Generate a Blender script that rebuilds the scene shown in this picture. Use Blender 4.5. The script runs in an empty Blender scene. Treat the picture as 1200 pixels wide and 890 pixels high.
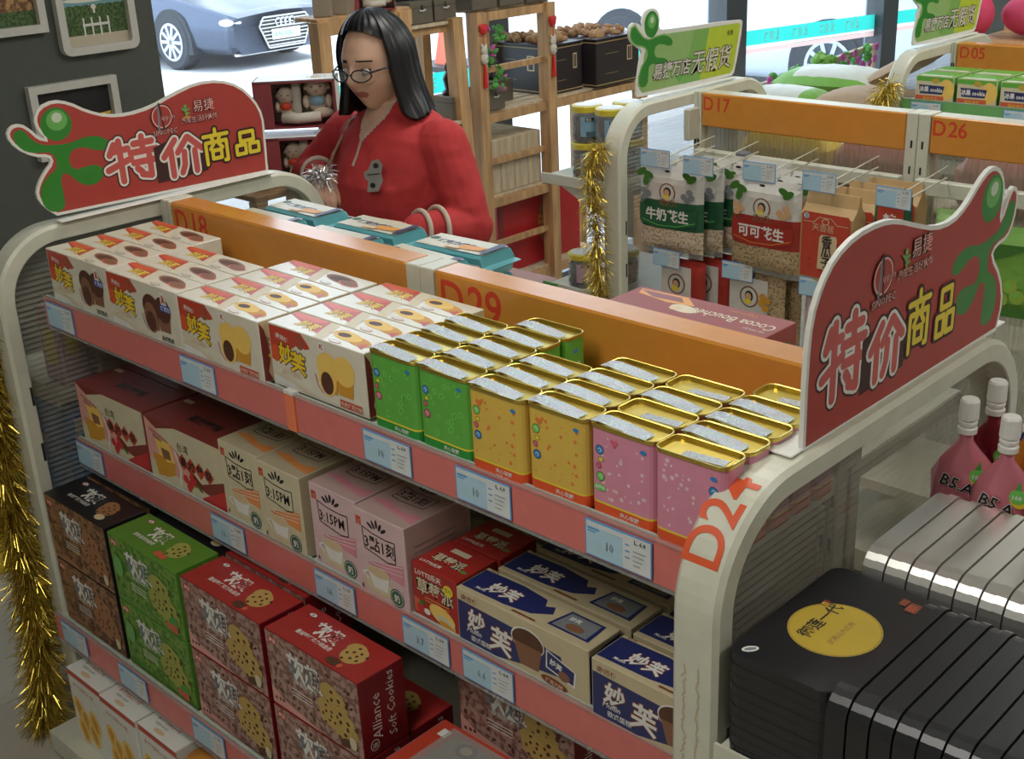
import bpy, math, random, mathutils
from mathutils import Vector, Matrix
from mathutils.geometry import tessellate_polygon
random.seed(7)
S = bpy.context.scene
COL = S.collection
# ------------------------------------------------------------------ camera, world, lights, exposure
cd = bpy.data.cameras.new('camera'); cam = bpy.data.objects.new('camera', cd); COL.objects.link(cam)
cd.sensor_width = 36; cd.lens = 1451.7 / 1200 * 36; cd.clip_start = .05; cd.clip_end = 200
cam.matrix_world = Matrix.Translation((2.6047, -1.1653, 1.9818)) @ mathutils.Euler((1.1822, .0419, .7611), 'XYZ').to_matrix().to_4x4()
S.camera = cam
W = bpy.data.worlds.new('world'); S.world = W; W.use_nodes = True
bg = W.node_tree.nodes['Background']; bg.inputs[0].default_value = (.80, .90, 1, 1); bg.inputs[1].default_value = 3.6
def area(name, loc, rot, sx, sy, power, col):
    l = bpy.data.lights.new(name, 'AREA'); l.shape = 'RECTANGLE'; l.size = sx; l.size_y = sy; l.energy = power; l.color = col
    o = bpy.data.objects.new(name, l); o.location = loc; o.rotation_euler = rot; COL.objects.link(o); return o
for i, (x, y, p) in enumerate([(1.6, -1.4, 30), (3.4, 1.2, 20), (0.6, 1.4, 20), (1.6, 4.0, 30), (-.2, 7.5, 24)]):
    area('ceiling_lamp', (x, y, 2.93), (0, 0, 0), .5, 1.3, p, (1, .97, .90))
sun = bpy.data.lights.new('sun', 'SUN'); sun.energy = 3.2; sun.angle = .02; sun.color = (1, .97, .92)
so = bpy.data.objects.new('sun', sun); so.rotation_euler = (math.radians(-14), math.radians(38), 0); COL.objects.link(so)
S.view_settings.view_transform = 'Standard'; S.view_settings.look = 'None'; S.view_settings.gamma = 1
S.view_settings.use_curve_mapping = False; S.view_settings.exposure = 0.13
# ------------------------------------------------------------------ materials
MT = {}
def mat(name, col, rough=.5, metal=0, var=.02, scale=30, bump=0, spec=.5, alpha=1, emit=0, kind=None, col2=None, thr=None):
    m = bpy.data.materials.new(name); m.use_nodes = True; nt = m.node_tree; N = nt.nodes; b = N['Principled BSDF']
    tc = N.new('ShaderNodeTexCoord'); no = N.new('ShaderNodeTexNoise'); no.inputs['Scale'].default_value = scale; no.inputs['Detail'].default_value = 4
    nt.links.new(tc.outputs['Object'], no.inputs['Vector'])
    src = no.outputs['Fac']
    if kind == 'wood':
        mp = N.new('ShaderNodeMapping'); mp.inputs['Scale'].default_value = (1, 1, .12)
        nt.links.new(tc.outputs['Object'], mp.inputs['Vector']); nt.links.new(mp.outputs[0], no.inputs['Vector'])
    if kind == 'voronoi':
        vo = N.new('ShaderNodeTexVoronoi'); vo.inputs['Scale'].default_value = scale
        nt.links.new(tc.outputs['Object'], vo.inputs['Vector']); src = vo.outputs['Distance']
    cr = N.new('ShaderNodeValToRGB')
    c = tuple(col) + (1,)
    if col2 is None:
        cr.color_ramp.elements[0].color = tuple(max(0, v * (1 - var * 2)) for v in col) + (1,)
        cr.color_ramp.elements[1].color = tuple(min(1, v * (1 + var * 2)) for v in col) + (1,)
        cr.color_ramp.elements[0].position = .3; cr.color_ramp.elements[1].position = .7
    else:
        cr.color_ramp.elements[0].color = c; cr.color_ramp.elements[1].color = tuple(col2) + (1,)
        t = thr if thr else (.42, .58)
        cr.color_ramp.elements[0].position = t[0]; cr.color_ramp.elements[1].position = t[1]
    nt.links.new(src, cr.inputs[0]); nt.links.new(cr.outputs[0], b.inputs['Base Color'])
    b.inputs['Roughness'].default_value = rough; b.inputs['Metallic'].default_value = metal
    b.inputs['Specular IOR Level'].default_value = spec
    if bump:
        bp = N.new('ShaderNodeBump'); bp.inputs['Strength'].default_value = bump; bp.inputs['Distance'].default_value = .004
        nt.links.new(src, bp.inputs['Height']); nt.links.new(bp.outputs[0], b.inputs['Normal'])
    if emit:
        b.inputs['Emission Color'].default_value = c; b.inputs['Emission Strength'].default_value = emit
    MT[name] = m; return m
def glass(name, tint, clear, gloss_rough=.05, diff=None):
    m = bpy.data.materials.new(name); m.use_nodes = True; nt = m.node_tree; N = nt.nodes; N.remove(N['Principled BSDF'])
    t = N.new('ShaderNodeBsdfTransparent'); t.inputs[0].default_value = tuple(tint) + (1,)
    g = N.new('ShaderNodeBsdfPrincipled'); g.inputs['Base Color'].default_value = tuple(diff or (.6, .62, .6)) + (1,)
    g.inputs['Roughness'].default_value = gloss_rough; g.inputs['Specular IOR Level'].default_value = .8
    mx = N.new('ShaderNodeMixShader'); mx.inputs[0].default_value = 1 - clear
    nt.links.new(t.outputs[0], mx.inputs[1]); nt.links.new(g.outputs[0], mx.inputs[2]); nt.links.new(mx.outputs[0], N['Material Output'].inputs[0])
    MT[name] = m
def translucent(name, col):
    m = bpy.data.materials.new(name); m.use_nodes = True; nt = m.node_tree; N = nt.nodes; N.remove(N['Principled BSDF'])
    a = N.new('ShaderNodeBsdfTranslucent'); a.inputs[0].default_value = tuple(col) + (1,); d = N.new('ShaderNodeBsdfDiffuse'); d.inputs[0].default_value = tuple(col) + (1,)
    mx = N.new('ShaderNodeMixShader'); mx.inputs[0].default_value = .35; nt.links.new(a.outputs[0], mx.inputs[1]); nt.links.new(d.outputs[0], mx.inputs[2]); nt.links.new(mx.outputs[0], N['Material Output'].inputs[0]); MT[name] = m
def holo(name):
    m = mat(name, (.5, .5, .5), .32, .9); nt = m.node_tree; N = nt.nodes; b = N['Principled BSDF']
    tc = N.new('ShaderNodeTexCoord'); v = N.new('ShaderNodeTexVoronoi'); v.inputs['Scale'].default_value = 650
    nt.links.new(tc.outputs['Object'], v.inputs['Vector'])
    mx = N.new('ShaderNodeMixRGB'); mx.inputs[0].default_value = .28; mx.inputs[1].default_value = (.62, .63, .62, 1)
    nt.links.new(v.outputs['Color'], mx.inputs[2]); nt.links.new(mx.outputs[0], b.inputs['Base Color'])
    bp = N.new('ShaderNodeBump'); bp.inputs['Strength'].default_value = .7; bp.inputs['Distance'].default_value = .002
    nt.links.new(v.outputs['Distance'], bp.inputs['Height']); nt.links.new(bp.outputs[0], b.inputs['Normal'])
for a in [
 ('cream_metal', (.60, .60, .49), .38), ('cream_edge', (.45, .50, .46), .4), ('orange', (.62, .255, .040), .24), ('orange_red', (.62, .05, .02), .5),
 ('pink_rail', (.66, .18, .16), .3), ('rail_clip', (.85, .22, .10), .4), ('green_rail', (.16, .42, .14), .35), ('tag_blue', (.10, .30, .62), .4), ('tag_light', (.42, .62, .74), .35),
 ('tag_white', (.66, .70, .70), .35), ('ink_grey', (.20, .22, .24), .6), ('ink_black', (.015, .015, .018), .5), ('red_sign', (.40, .050, .040), .42), ('sign_white', (.75, .75, .70), .4),
 ('sign_dark', (.05, .015, .015), .5), ('stroke_red', (.56, .10, .09), .4), ('stroke_pink', (.80, .42, .38), .4), ('sign_yellow', (.78, .62, .04), .4), ('fig_green', (.03, .23, .03), .3), ('fig_light', (.14, .42, .10), .3),
 ('fig_shine', (.55, .66, .50), .3), ('lime', (.46, .58, .04), .4), ('mid_green', (.20, .42, .10), .4), ('pale_green', (.28, .46, .16), .4),
 ('white', (.74, .74, .70), .45), ('cream', (.70, .66, .54), .27), ('carton_red', (.52, .06, .03), .38), ('orange_red2', (.68, .10, .03), .38), ('yellow', (.85, .60, .03), .4), ('tan', (.66, .50, .30), .45), ('pale_tan', (.66, .58, .42), .45),
 ('choc', (.10, .035, .02), .5), ('choc_light', (.24, .11, .06), .5), ('gold_cake', (.84, .56, .13), .5), ('gold_cake2', (.62, .30, .03), .5), ('blue_ink', (.05, .09, .40), .45),
 ('maroon', (.22, .035, .03), .4), ('maroon_dark', (.12, .012, .015), .45), ('cran_red', (.55, .03, .03), .4), ('pink_pale', (.70, .34, .30), .45), ('tea_cream', (.62, .56, .38), .42), ('tea_pink', (.66, .47, .48), .42), ('tea_top', (.50, .42, .28), .42), ('tea_pink_top', (.52, .36, .33), .42),
 ('tea_orange', (.75, .28, .08), .42), ('tea_rose', (.66, .26, .32), .42), ('badge_green', (.04, .11, .07), .45), ('strawberry', (.38, .028, .022), .36), ('navy', (.02, .028, .13), .32), ('box_gold', (.55, .47, .30), .35), ('brown_ink', (.20, .05, .02), .5),
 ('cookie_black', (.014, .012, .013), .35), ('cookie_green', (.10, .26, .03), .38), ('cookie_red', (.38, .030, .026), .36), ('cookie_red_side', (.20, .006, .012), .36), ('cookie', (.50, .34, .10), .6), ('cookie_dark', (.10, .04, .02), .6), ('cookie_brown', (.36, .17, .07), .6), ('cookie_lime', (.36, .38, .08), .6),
 ('leaf', (.05, .17, .02), .5), ('fruit_red', (.62, .12, .06), .4), ('tin_green', (.12, .42, .06), .3), ('tin_dkgreen', (.02, .28, .04), .3), ('tin_yellow', (.68, .46, .08), .3), ('tin_pink', (.66, .26, .36), .3), ('tin_orange', (.72, .09, .02), .3), ('dot_red', (.72, .20, .05), .35), ('dot_green', (.16, .58, .10), .35), ('dot_white', (.75, .55, .6), .35), ('candy_blue', (.03, .22, .55), .35), ('candy_pink', (.65, .12, .20), .35),
 ('wafer_blue', (.10, .34, .38), .3), ('wafer_cream', (.60, .58, .46), .35), ('wafer_orange', (.70, .30, .05), .45), ('navy2', (.03, .04, .10), .4),
 ('black_tin', (.016, .017, .020), .33), ('emblem_gold', (.50, .36, .05), .35), ('cap_white', (.72, .72, .68), .4), ('jar_yellow', (.60, .50, .04), .4), ('jar_dark', (.035, .022, .02), .6), ('label_blue', (.22, .40, .52), .4), ('label_pink', (.52, .34, .42), .4),
 ('kraft', (.50, .33, .15), .6), ('packet_red', (.52, .06, .03), .5), ('dk_green', (.02, .11, .05), .4), ('peanut_white', (.62, .60, .55), .4), ('bag_red', (.36, .03, .02), .4), ('skin_tan', (.62, .36, .18), .5), ('box_maroon', (.27, .045, .035), .5),
 ('wall_grey', (.085, .095, .084), .8), ('wall_light', (.52, .50, .44), .8), ('ceiling_white', (.66, .65, .60), .8), ('mullion', (.07, .08, .09), .4), ('mullion_light', (.30, .38, .50), .3), ('teal_band', (.0, .52, .44), .5), ('frame_white', (.60, .59, .54), .5),
 ('plinth', (.35, .35, .33), .6), ('dark_grey_box', (.13, .11, .08), .6), ('mdf', (.30, .25, .18), .7), ('clasp', (.60, .60, .55), .3), ('casket', (.025, .018, .02), .4), ('casket_gold', (.40, .28, .12), .5), ('straw', (.42, .24, .12), .8), ('red_gift', (.42, .015, .02), .4), ('gift_gold', (.36, .15, .03), .45), ('doll_box', (.30, .05, .06), .5), ('doll_skin', (.64, .54, .42), .5), ('doll_white', (.62, .58, .50), .6), ('hair_black', (.006, .006, .008), .38), ('bib_red', (.65, .06, .02), .5), ('tassel', (.60, .02, .02), .6),
 ('flower_pink', (.55, .10, .38), .6), ('leaf_green', (.08, .32, .05), .5), ('sack_green', (.18, .40, .06), .45), ('sack_white', (.62, .64, .56), .45), ('paper_brown', (.40, .27, .16), .7), ('plush_pink', (.62, .06, .14), .8), ('plush_teal', (.04, .50, .44), .8), ('plush_cream', (.60, .52, .40), .8), ('plush_dark', (.10, .02, .02), .8),
 ('jersey', (.44, .030, .032), .85), ('skin', (.62, .38, .27), .5), ('lip', (.36, .11, .09), .5), ('eye_white', (.5, .48, .44), .3), ('trouser', (.03, .03, .04), .8), ('piping', (.52, .42, .34), .7), ('strap', (.36, .20, .10), .6), ('badge_grey', (.28, .28, .25), .7), ('glasses', (.02, .02, .025), .25), ('phone_white', (.6, .6, .58), .3),
 ('car_navy', (.10, .125, .18), .2, .6), ('car_white', (.62, .68, .76), .25), ('tyre', (.04, .045, .055), .8), ('rim', (.55, .58, .62), .3), ('car_glass', (.03, .05, .08), .1), ('lamp_clear', (.7, .75, .8), .15), ('plate_cyan', (.1, .6, .6), .5), ('kerb', (.5, .5, .48), .8), ('stripe_blue', (.10, .14, .45), .6), ('band_pink', (.70, .45, .42), .6), ('water_blue', (.02, .20, .55), .3), ('grape', (.28, .45, .06), .4)]:
    mat(*a)
translucent('teal_vinyl', (.05, .62, .52)); translucent('pink_vinyl', (.80, .55, .50)); translucent('white_vinyl', (.85, .85, .85))
mat('mauve_print', (.20, .09, .07), .45, col2=(.42, .26, .22), scale=90)
mat('brown_print', (.11, .05, .02), .45, col2=(.32, .16, .07), scale=70)
mat('green_print', (.07, .20, .02), .45, col2=(.18, .34, .05), scale=80)
mat('silver_tin', (.60, .60, .57), .38, .8, scale=14); mat('gold_foil', (.66, .50, .10), .28, .9); mat('tinsel_gold', (.62, .46, .08), .25, .9); mat('tinsel_silver', (.8, .8, .8), .2, .9)
mat('chrome', (.6, .6, .6), .2, .9); mat('pouch_pink', (.62, .20, .25), .25, .3, scale=18); mat('pouch_orange', (.55, .22, .03), .25, .35, scale=18); mat('pouch_blue', (.05, .05, .45), .25, .35); mat('pouch_dark', (.24, .02, .04), .25, .3)
mat('nuts', (.28, .18, .10), .6, col2=(.62, .50, .36), kind='voronoi', scale=110, thr=(.1, .5), bump=.6)
mat('nuts_brown', (.14, .09, .04), .6, col2=(.46, .33, .18), kind='voronoi', scale=110, thr=(.1, .5), bump=.6)
mat('wood', (.50, .30, .14), .6, var=.14, scale=40, kind='wood'); mat('wood_pale', (.56, .46, .32), .7, var=.10, scale=40, kind='wood')
mat('floor_tile', (.48, .44, .36), .35, var=.03, scale=6); mat('floor_joint', (.22, .20, .17), .8); mat('road', (.55, .56, .57), .9, var=.04, scale=2)
mat('night_photo', (.02, .02, .04), .4, col2=(.40, .28, .12), scale=45, thr=(.55, .8)); mat('tree_print', (.03, .07, .02), .5, col2=(.10, .17, .05), scale=120); mat('sky_print', (.18, .36, .42), .5); mat('sand_print', (.55, .48, .36), .5)
mat('red_crowd_print', (.16, .07, .03), .5, col2=(.50, .30, .12), scale=70)
holo('hologram')
glass('window_glass', (.93, .97, 1), .94); glass('acrylic', (.80, .78, .74), .56, .14, (.34, .32, .27)); glass('clear_plastic', (.90, .90, .88), .72, .08); glass('lens', (.95, .97, .98), .85, .05); glass('jar_glass', (.92, .92, .9), .75, .05); glass('film', (.9, .9, .9), .6, .1, (.55, .55, .52))
glass('bottle_plastic', (.75, .85, .95), .6, .08, (.45, .55, .65)); glass('rib_acrylic', (.86, .84, .78), .55, .15, (.42, .40, .34))
# ------------------------------------------------------------------ mesh builder
class MB:
    def __init__(s): s.v = []; s.f = []; s.m = []; s.mats = []
    def mi(s, m):
        if m not in s.mats: s.mats.append(m)
        return s.mats.index(m)
    def add(s, vs, fs, m):
        k = len(s.v); s.v += [tuple(v) for v in vs]; i = s.mi(m)
        for f in fs: s.f.append(tuple(k + a for a in f)); s.m.append(i)
    def box(s, x0, x1, y0, y1, z0, z1, m):
        s.add([(x, y, z) for z in (z0, z1) for y in (y0, y1) for x in (x0, x1)], [(0, 2, 3, 1), (4, 5, 7, 6), (0, 1, 5, 4), (2, 6, 7, 3), (0, 4, 6, 2), (1, 3, 7, 5)], m)
    def bar(s, a, b, w, t, m, up=(0, 0, 1)):
        a = Vector(a); b = Vector(b); d = (b - a).normalized(); u = Vector(up)
        if abs(d.dot(u)) > .98: u = Vector((0, 1, 0))
        r = d.cross(u).normalized(); u = r.cross(d)
        vs = [p + r * (i * w / 2) + u * (j * t / 2) for p in (a, b) for i, j in ((-1, -1), (1, -1), (1, 1), (-1, 1))]
        s.add(vs, [(3, 2, 1, 0), (4, 5, 6, 7), (0, 1, 5, 4), (1, 2, 6, 5), (2, 3, 7, 6), (3, 0, 4, 7)], m)
    def prism(s, pts, o, u, v, n, t, m, mside=None):
        o = Vector(o); u = Vector(u); v = Vector(v); n = Vector(n)
        P = [o + u * a + v * b for a, b in pts]; k = len(P); tr = tessellate_polygon([[Vector((a, b, 0)) for a, b in pts]])
        A = sum(pts[i - 1][0] * pts[i][1] - pts[i][0] * pts[i - 1][1] for i in range(k))
        def fx(t3):
            a, b, c = [pts[i] for i in t3]; ar = (b[0] - a[0]) * (c[1] - a[1]) - (c[0] - a[0]) * (b[1] - a[1])
            return tuple(t3) if ar > 0 else tuple(t3)[::-1]
        hand = u.cross(v).dot(n) > 0
        tr = [fx(q) for q in tr]
        top = tr if hand else [q[::-1] for q in tr]; bot = [q[::-1] for q in top]
        s.add([p + n * t for p in P], top, m); s.add(P, bot, m)
        sd = []
        for i in range(k):
            j = (i + 1) % k; q = (i, j, j + k, i + k)
            if (A < 0) == hand: q = q[::-1]
            sd.append(q)
        s.add(P + [p + n * t for p in P], sd, mside or m)
    def tube(s, pts, r, n, m, caps=True, flat=None):
        P = [Vector(p) for p in pts]; R = r if isinstance(r, (list, tuple)) else [r] * len(P); vs = []; fs = []
        up = Vector((0, 0, 1)); pr = None
        for i, p in enumerate(P):
            d = (P[min(i + 1, len(P) - 1)] - P[max(i - 1, 0)]).normalized()
            if pr is None: pr = d.orthogonal().normalized()
            pr = (pr - d * pr.dot(d)).normalized(); b = d.cross(pr)
            for k in range(n):
                a = 2 * math.pi * k / n; rr = R[i]
                vs.append(p + pr * math.cos(a) * rr + b * math.sin(a) * rr * (flat or 1))
        for i in range(len(P) - 1):
            for k in range(n): fs.append((i * n + k, i * n + (k + 1) % n, (i + 1) * n + (k + 1) % n, (i + 1) * n + k))
        if caps: fs.append(tuple(range(n))[::-1]); fs.append(tuple((len(P) - 1) * n + k for k in range(n)))
        s.add(vs, fs, m)
    def lathe(s, prof, c, n, m, ax=1, ay=1, caps=True):
        vs = []; fs = []
        for r, z in prof:
            for k in range(n):
                a = 2 * math.pi * k / n; vs.append((c[0] + r * ax * math.cos(a), c[1] + r * ay * math.sin(a), c[2] + z))
        for i in range(len(prof) - 1):
            for k in range(n): fs.append((i * n + k, i * n + (k + 1) % n, (i + 1) * n + (k + 1) % n, (i + 1) * n + k))
        if caps: fs.append(tuple(range(n))[::-1]); fs.append(tuple((len(prof) - 1) * n + k for k in range(n)))
        s.add(vs, fs, m)
    def ell(s, c, rx, ry, rz, m, n=14, h=8, rot=None):
        vs = []; fs = []
        for i in range(h + 1):
            t = math.pi * i / h
            for k in range(n):
                a = 2 * math.pi * k / n; p = Vector((rx * math.sin(t) * math.cos(a), ry * math.sin(t) * math.sin(a), -rz * math.cos(t)))
                if rot: p = rot @ p
                vs.append(Vector(c) + p)
        for i in range(h):
            for k in range(n): fs.append((i * n + k, i * n + (k + 1) % n, (i + 1) * n + (k + 1) % n, (i + 1) * n + k))
        s.add(vs, fs, m)
    def cbox(s, x0, x1, y0, y1, z0, z1, m, c=.0012, mtop=None, mright=None):
        X = (x0, x1); Y = (y0, y1); Z = (z0, z1); vs = []; idx = {}
        for i in (0, 1):
            for j in (0, 1):
                for k in (0, 1):
                    p = [X[i], Y[j], Z[k]]; sg = [c * (1 - 2 * i), c * (1 - 2 * j), c * (1 - 2 * k)]
                    for ax in range(3):
                        q = [p[a] + (sg[a] if a != ax else 0) for a in range(3)]; idx[(i, j, k, ax)] = len(vs); vs.append(q)
        F = []
        def quad(ax, sd):
            o = [a for a in range(3) if a != ax]; r = []
            for a, b in ((0, 0), (1, 0), (1, 1), (0, 1)):
                t = [0, 0, 0]; t[ax] = sd; t[o[0]] = a; t[o[1]] = b; r.append(idx[tuple(t) + (ax,)])
            return r
        fm = []
        for ax in range(3):
            for sd in (0, 1):
                r = quad(ax, sd)
                if (sd == 0) != (ax == 1): r = r[::-1]
                F.append(tuple(r)); fm.append(mtop if (ax == 2 and sd == 1 and mtop) else mright if (ax == 0 and sd == 1 and mright) else m)
        for ax in range(3):
            o = [a for a in range(3) if a != ax]
            for a in (0, 1):
                for b in (0, 1):
                    t0 = [0, 0, 0]; t1 = [0, 0, 0]; t1[ax] = 1; t0[o[0]] = t1[o[0]] = a; t0[o[1]] = t1[o[1]] = b
                    F.append((idx[tuple(t0) + (o[0],)], idx[tuple(t1) + (o[0],)], idx[tuple(t1) + (o[1],)], idx[tuple(t0) + (o[1],)])); fm.append(m)
        for i in (0, 1):
            for j in (0, 1):
                for k in (0, 1): F.append(tuple(idx[(i, j, k, a)] for a in range(3))); fm.append(m)
        k0 = len(s.v); s.v += [tuple(v) for v in vs]
        for f, mm in zip(F, fm): s.f.append(tuple(k0 + a for a in f)); s.m.append(s.mi(mm))
    def data(s, name, smooth=False):
        me = bpy.data.meshes.new(name); me.from_pydata(s.v, [], s.f)
        for m in s.mats: me.materials.append(MT[m])
        me.polygons.foreach_set('material_index', s.m)
        if smooth: me.polygons.foreach_set('use_smooth', [True] * len(me.polygons))
        me.update(); return me
    def build(s, name, parent=None, smooth=False, loc=None, rz=None, fix=False):
        me = s.data(name, smooth)
        o = bpy.data.objects.new(name, me); COL.objects.link(o)
        if parent: o.parent = parent
        if loc: o.location = loc
        if rz is not None: o.rotation_euler = (0, 0, rz)
        return o
# ---- flat print on faces
GC = {}
def glyph(txt, off=0, res=1):
    k = (txt, round(off, 3), res)
    if k not in GC:
        c = bpy.data.curves.new('t', 'FONT'); c.body = txt; c.offset = off; c.resolution_u = res
        o = bpy.data.objects.new('t', c); COL.objects.link(o); bpy.context.view_layer.update()
        me = bpy.data.meshes.new_from_object(o.evaluated_get(bpy.context.evaluated_depsgraph_get()))
        GC[k] = ([(v.co.x, v.co.y) for v in me.vertices], [tuple(p.vertices) for p in me.polygons])
        bpy.data.objects.remove(o); bpy.data.curves.remove(c); bpy.data.meshes.remove(me)
    return GC[k]
class Face:
    def __init__(s, mb, o, u, v, eps=6e-5, warp=None):
        s.mb = mb; s.o = Vector(o); s.u = Vector(u).normalized(); s.v = Vector(v).normalized(); s.n = s.u.cross(s.v); s.k = 1; s.e = eps; s.warp = warp
    def P(s, a, b, k=None):
        k = k or s.k
        if s.warp: return s.warp(a, b, k * s.e)
        return s.o + s.u * a + s.v * b + s.n * (k * s.e)
    def raw(s, pts, fs, m):
        out = []
        if s.warp:                                  # fine triangles so that the print hugs the curve
            pts = list(pts); fs = [tuple(f[:3]) for f in fs]
            for _ in range(3):
                nf = []; mid = {}
                def md(i, j):
                    k = (min(i, j), max(i, j))
                    if k not in mid: mid[k] = len(pts); pts.append(((pts[i][0] + pts[j][0]) / 2, (pts[i][1] + pts[j][1]) / 2))
                    return mid[k]
                for a, b, c in fs: x, y, z = md(a, b), md(b, c), md(c, a); nf += [(a, x, z), (x, b, y), (z, y, c), (x, y, z)]
                fs = nf
        for f in fs:
            a, b, c = [pts[i] for i in f[:3]]
            ar = (b[0] - a[0]) * (c[1] - a[1]) - (c[0] - a[0]) * (b[1] - a[1]); out.append(tuple(f) if ar >= 0 else tuple(f)[::-1])
        s.mb.add([s.P(a, b) for a, b in pts], out, m); s.k += 1
    def poly(s, pts, m):
        s.raw(pts, tessellate_polygon([[Vector((a, b, 0)) for a, b in pts]]), m)
    def rect(s, x0, y0, x1, y1, m): s.raw([(x0, y0), (x1, y0), (x1, y1), (x0, y1)], [(0, 1, 2, 3)], m)
    def ell(s, x, y, rx, ry, m, n=18, a=0):
        ca, sa = math.cos(a), math.sin(a); p = []
        for k in range(n):
            t = 2 * math.pi * k / n; q = rx * math.cos(t); r = ry * math.sin(t); p.append((x + q * ca - r * sa, y + q * sa + r * ca))
        s.raw(p, [tuple(range(n))], m)
    def stroke(s, pts, w, m, cap=True):
        k0 = s.k
        for (a, b), (c, d) in zip(pts[:-1], pts[1:]):
            L = math.hypot(c - a, d - b) or 1e-6; nx, ny = -(d - b) / L * w / 2, (c - a) / L * w / 2
            s.raw([(a + nx, b + ny), (a - nx, b - ny), (c - nx, d - ny), (c + nx, d + ny)], [(0, 1, 2, 3)], m); s.k -= .95
        if cap:
            for a, b in pts: s.ell(a, b, w / 2, w / 2, m, 10); s.k -= .95
        s.k = max(s.k, k0 + .1) + 1
    def text(s, t, x, y, h, m, off=0, ang=0, sx=1, res=1, shear=0):
        vs, fs = glyph(t, off, res); ca, sa = math.cos(ang), math.sin(ang)
        s.raw([(x + (a * sx + b * shear) * h * ca - b * h * sa, y + (a * sx + b * shear) * h * sa + b * h * ca) for a, b in vs], fs, m)
    def otext(s, t, x, y, h, layers, ang=0, sx=1, res=1, shear=0):
        for m, off in layers: s.text(t, x, y, h, m, off, ang, sx, res, shear)
# ---- scene bookkeeping
def tag(o, label=None, cat=None, group=None, kind=None):
    if label:
        o['label'] = label
        if len(label.split()) > 16: print('LONG', len(label.split()), label)
    if cat: o['category'] = cat
    if group: o['group'] = group
    if kind: o['kind'] = kind
    return o
def empty(name, loc, rz=0, label=None, cat=None, group=None):
    o = bpy.data.objects.new(name, None); COL.objects.link(o); o.location = loc; o.rotation_euler = (0, 0, rz); o.empty_display_size = .05
    return tag(o, label, cat, group)
KIDS = {}
def kids(o): return [c for c in COL.objects if c.parent == o]
def copy_tree(o, loc, rz=None, label=None, group=None, klist=None):
    c = o.copy(); COL.objects.link(c); c.location = loc
    if rz is not None: c.rotation_euler = (0, 0, rz)
    tag(c, label, None, group)
    for ch in (klist if klist is not None else kids(o)):
        d = ch.copy(); COL.objects.link(d); d.parent = c
        for g in KIDS.get(ch.name, []):
            e = g.copy(); COL.objects.link(e); e.parent = d
    return c
class Proto:                       # first placement uses the source object itself
    def __init__(s, o): s.o = o; s.used = False; s.k = kids(o)
    def put(s, loc, rz=0, label=None, group=None, cat=None):
        if not s.used:
            s.used = True; s.o.location = loc; s.o.rotation_euler = (0, 0, rz); tag(s.o, label, cat, group); return s.o
        return copy_tree(s.o, loc, rz, label, group, s.k)
ORD = ['front', 'second', 'third', 'fourth', 'fifth', 'sixth', 'seventh', 'eighth', 'ninth', 'tenth', 'eleventh', 'twelfth']
# ------------------------------------------------------------------ the room
def struct(o): o['kind'] = 'structure'; return o
b = MB(); b.box(-1.55, 5.5, -4, 13, -.12, -.012, 'floor_joint'); floor = struct(b.build('floor'))
tb = MB(); tb.cbox(-.298, .298, -.298, .298, -.012, 0, 'floor_tile', .002); td = tb.data('tile')
for i in range(11):
    for j in range(22):
        o = bpy.data.objects.new('tile', td); COL.objects.link(o); o.parent = floor; o.location = (-1.2 + .6 * i, -3.75 + .6 * j + .1, 0)
b = MB(); b.box(-1.6, 5.6, -4.1, 13.1, 3.0, 3.1, 'ceiling_white'); struct(b.build('ceiling'))
b = MB(); b.box(-1.75, -1.4, -4, 1.2, 0, 3, 'wall_grey'); struct(b.build('wall_left'))
b = MB(); b.box(-1.6, 5.6, 12.9, 13.1, 0, 3, 'wall_light'); struct(b.build('wall_back'))
b = MB(); b.box(5.5, 5.7, -4.1, 13.1, 0, 3, 'wall_light'); struct(b.build('wall_right'))
b = MB(); b.box(-1.75, 5.6, -4.2, -4, 0, 3, 'wall_light'); struct(b.build('wall_front'))
ZB = lambda y: 1.134 - .0395 * (y - 3.8)
def emblem(F, x, y, s, m, mo=None, mir=1):
    F.ell(x, y + .9 * s, .2 * s, .2 * s, m, 10)
    F.stroke([(x, y + .6 * s), (x, y + .2 * s), (x + .1 * s * mir, y - .1 * s)], .2 * s, m)
    F.stroke([(x - .4 * s * mir, y + .75 * s), (x - .1 * s * mir, y + .5 * s), (x + .4 * s * mir, y + .6 * s)], .17 * s, m)
    F.stroke([(x, y + .25 * s), (x + .35 * s * mir, y + .2 * s)], .17 * s, m)
    F.ell(x, y - .22 * s, .55 * s, .16 * s, mo or m, 14)
ym = [1.21, 2.97, 4.85, 6.63, 8.4, 10.2, 12.0]
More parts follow.
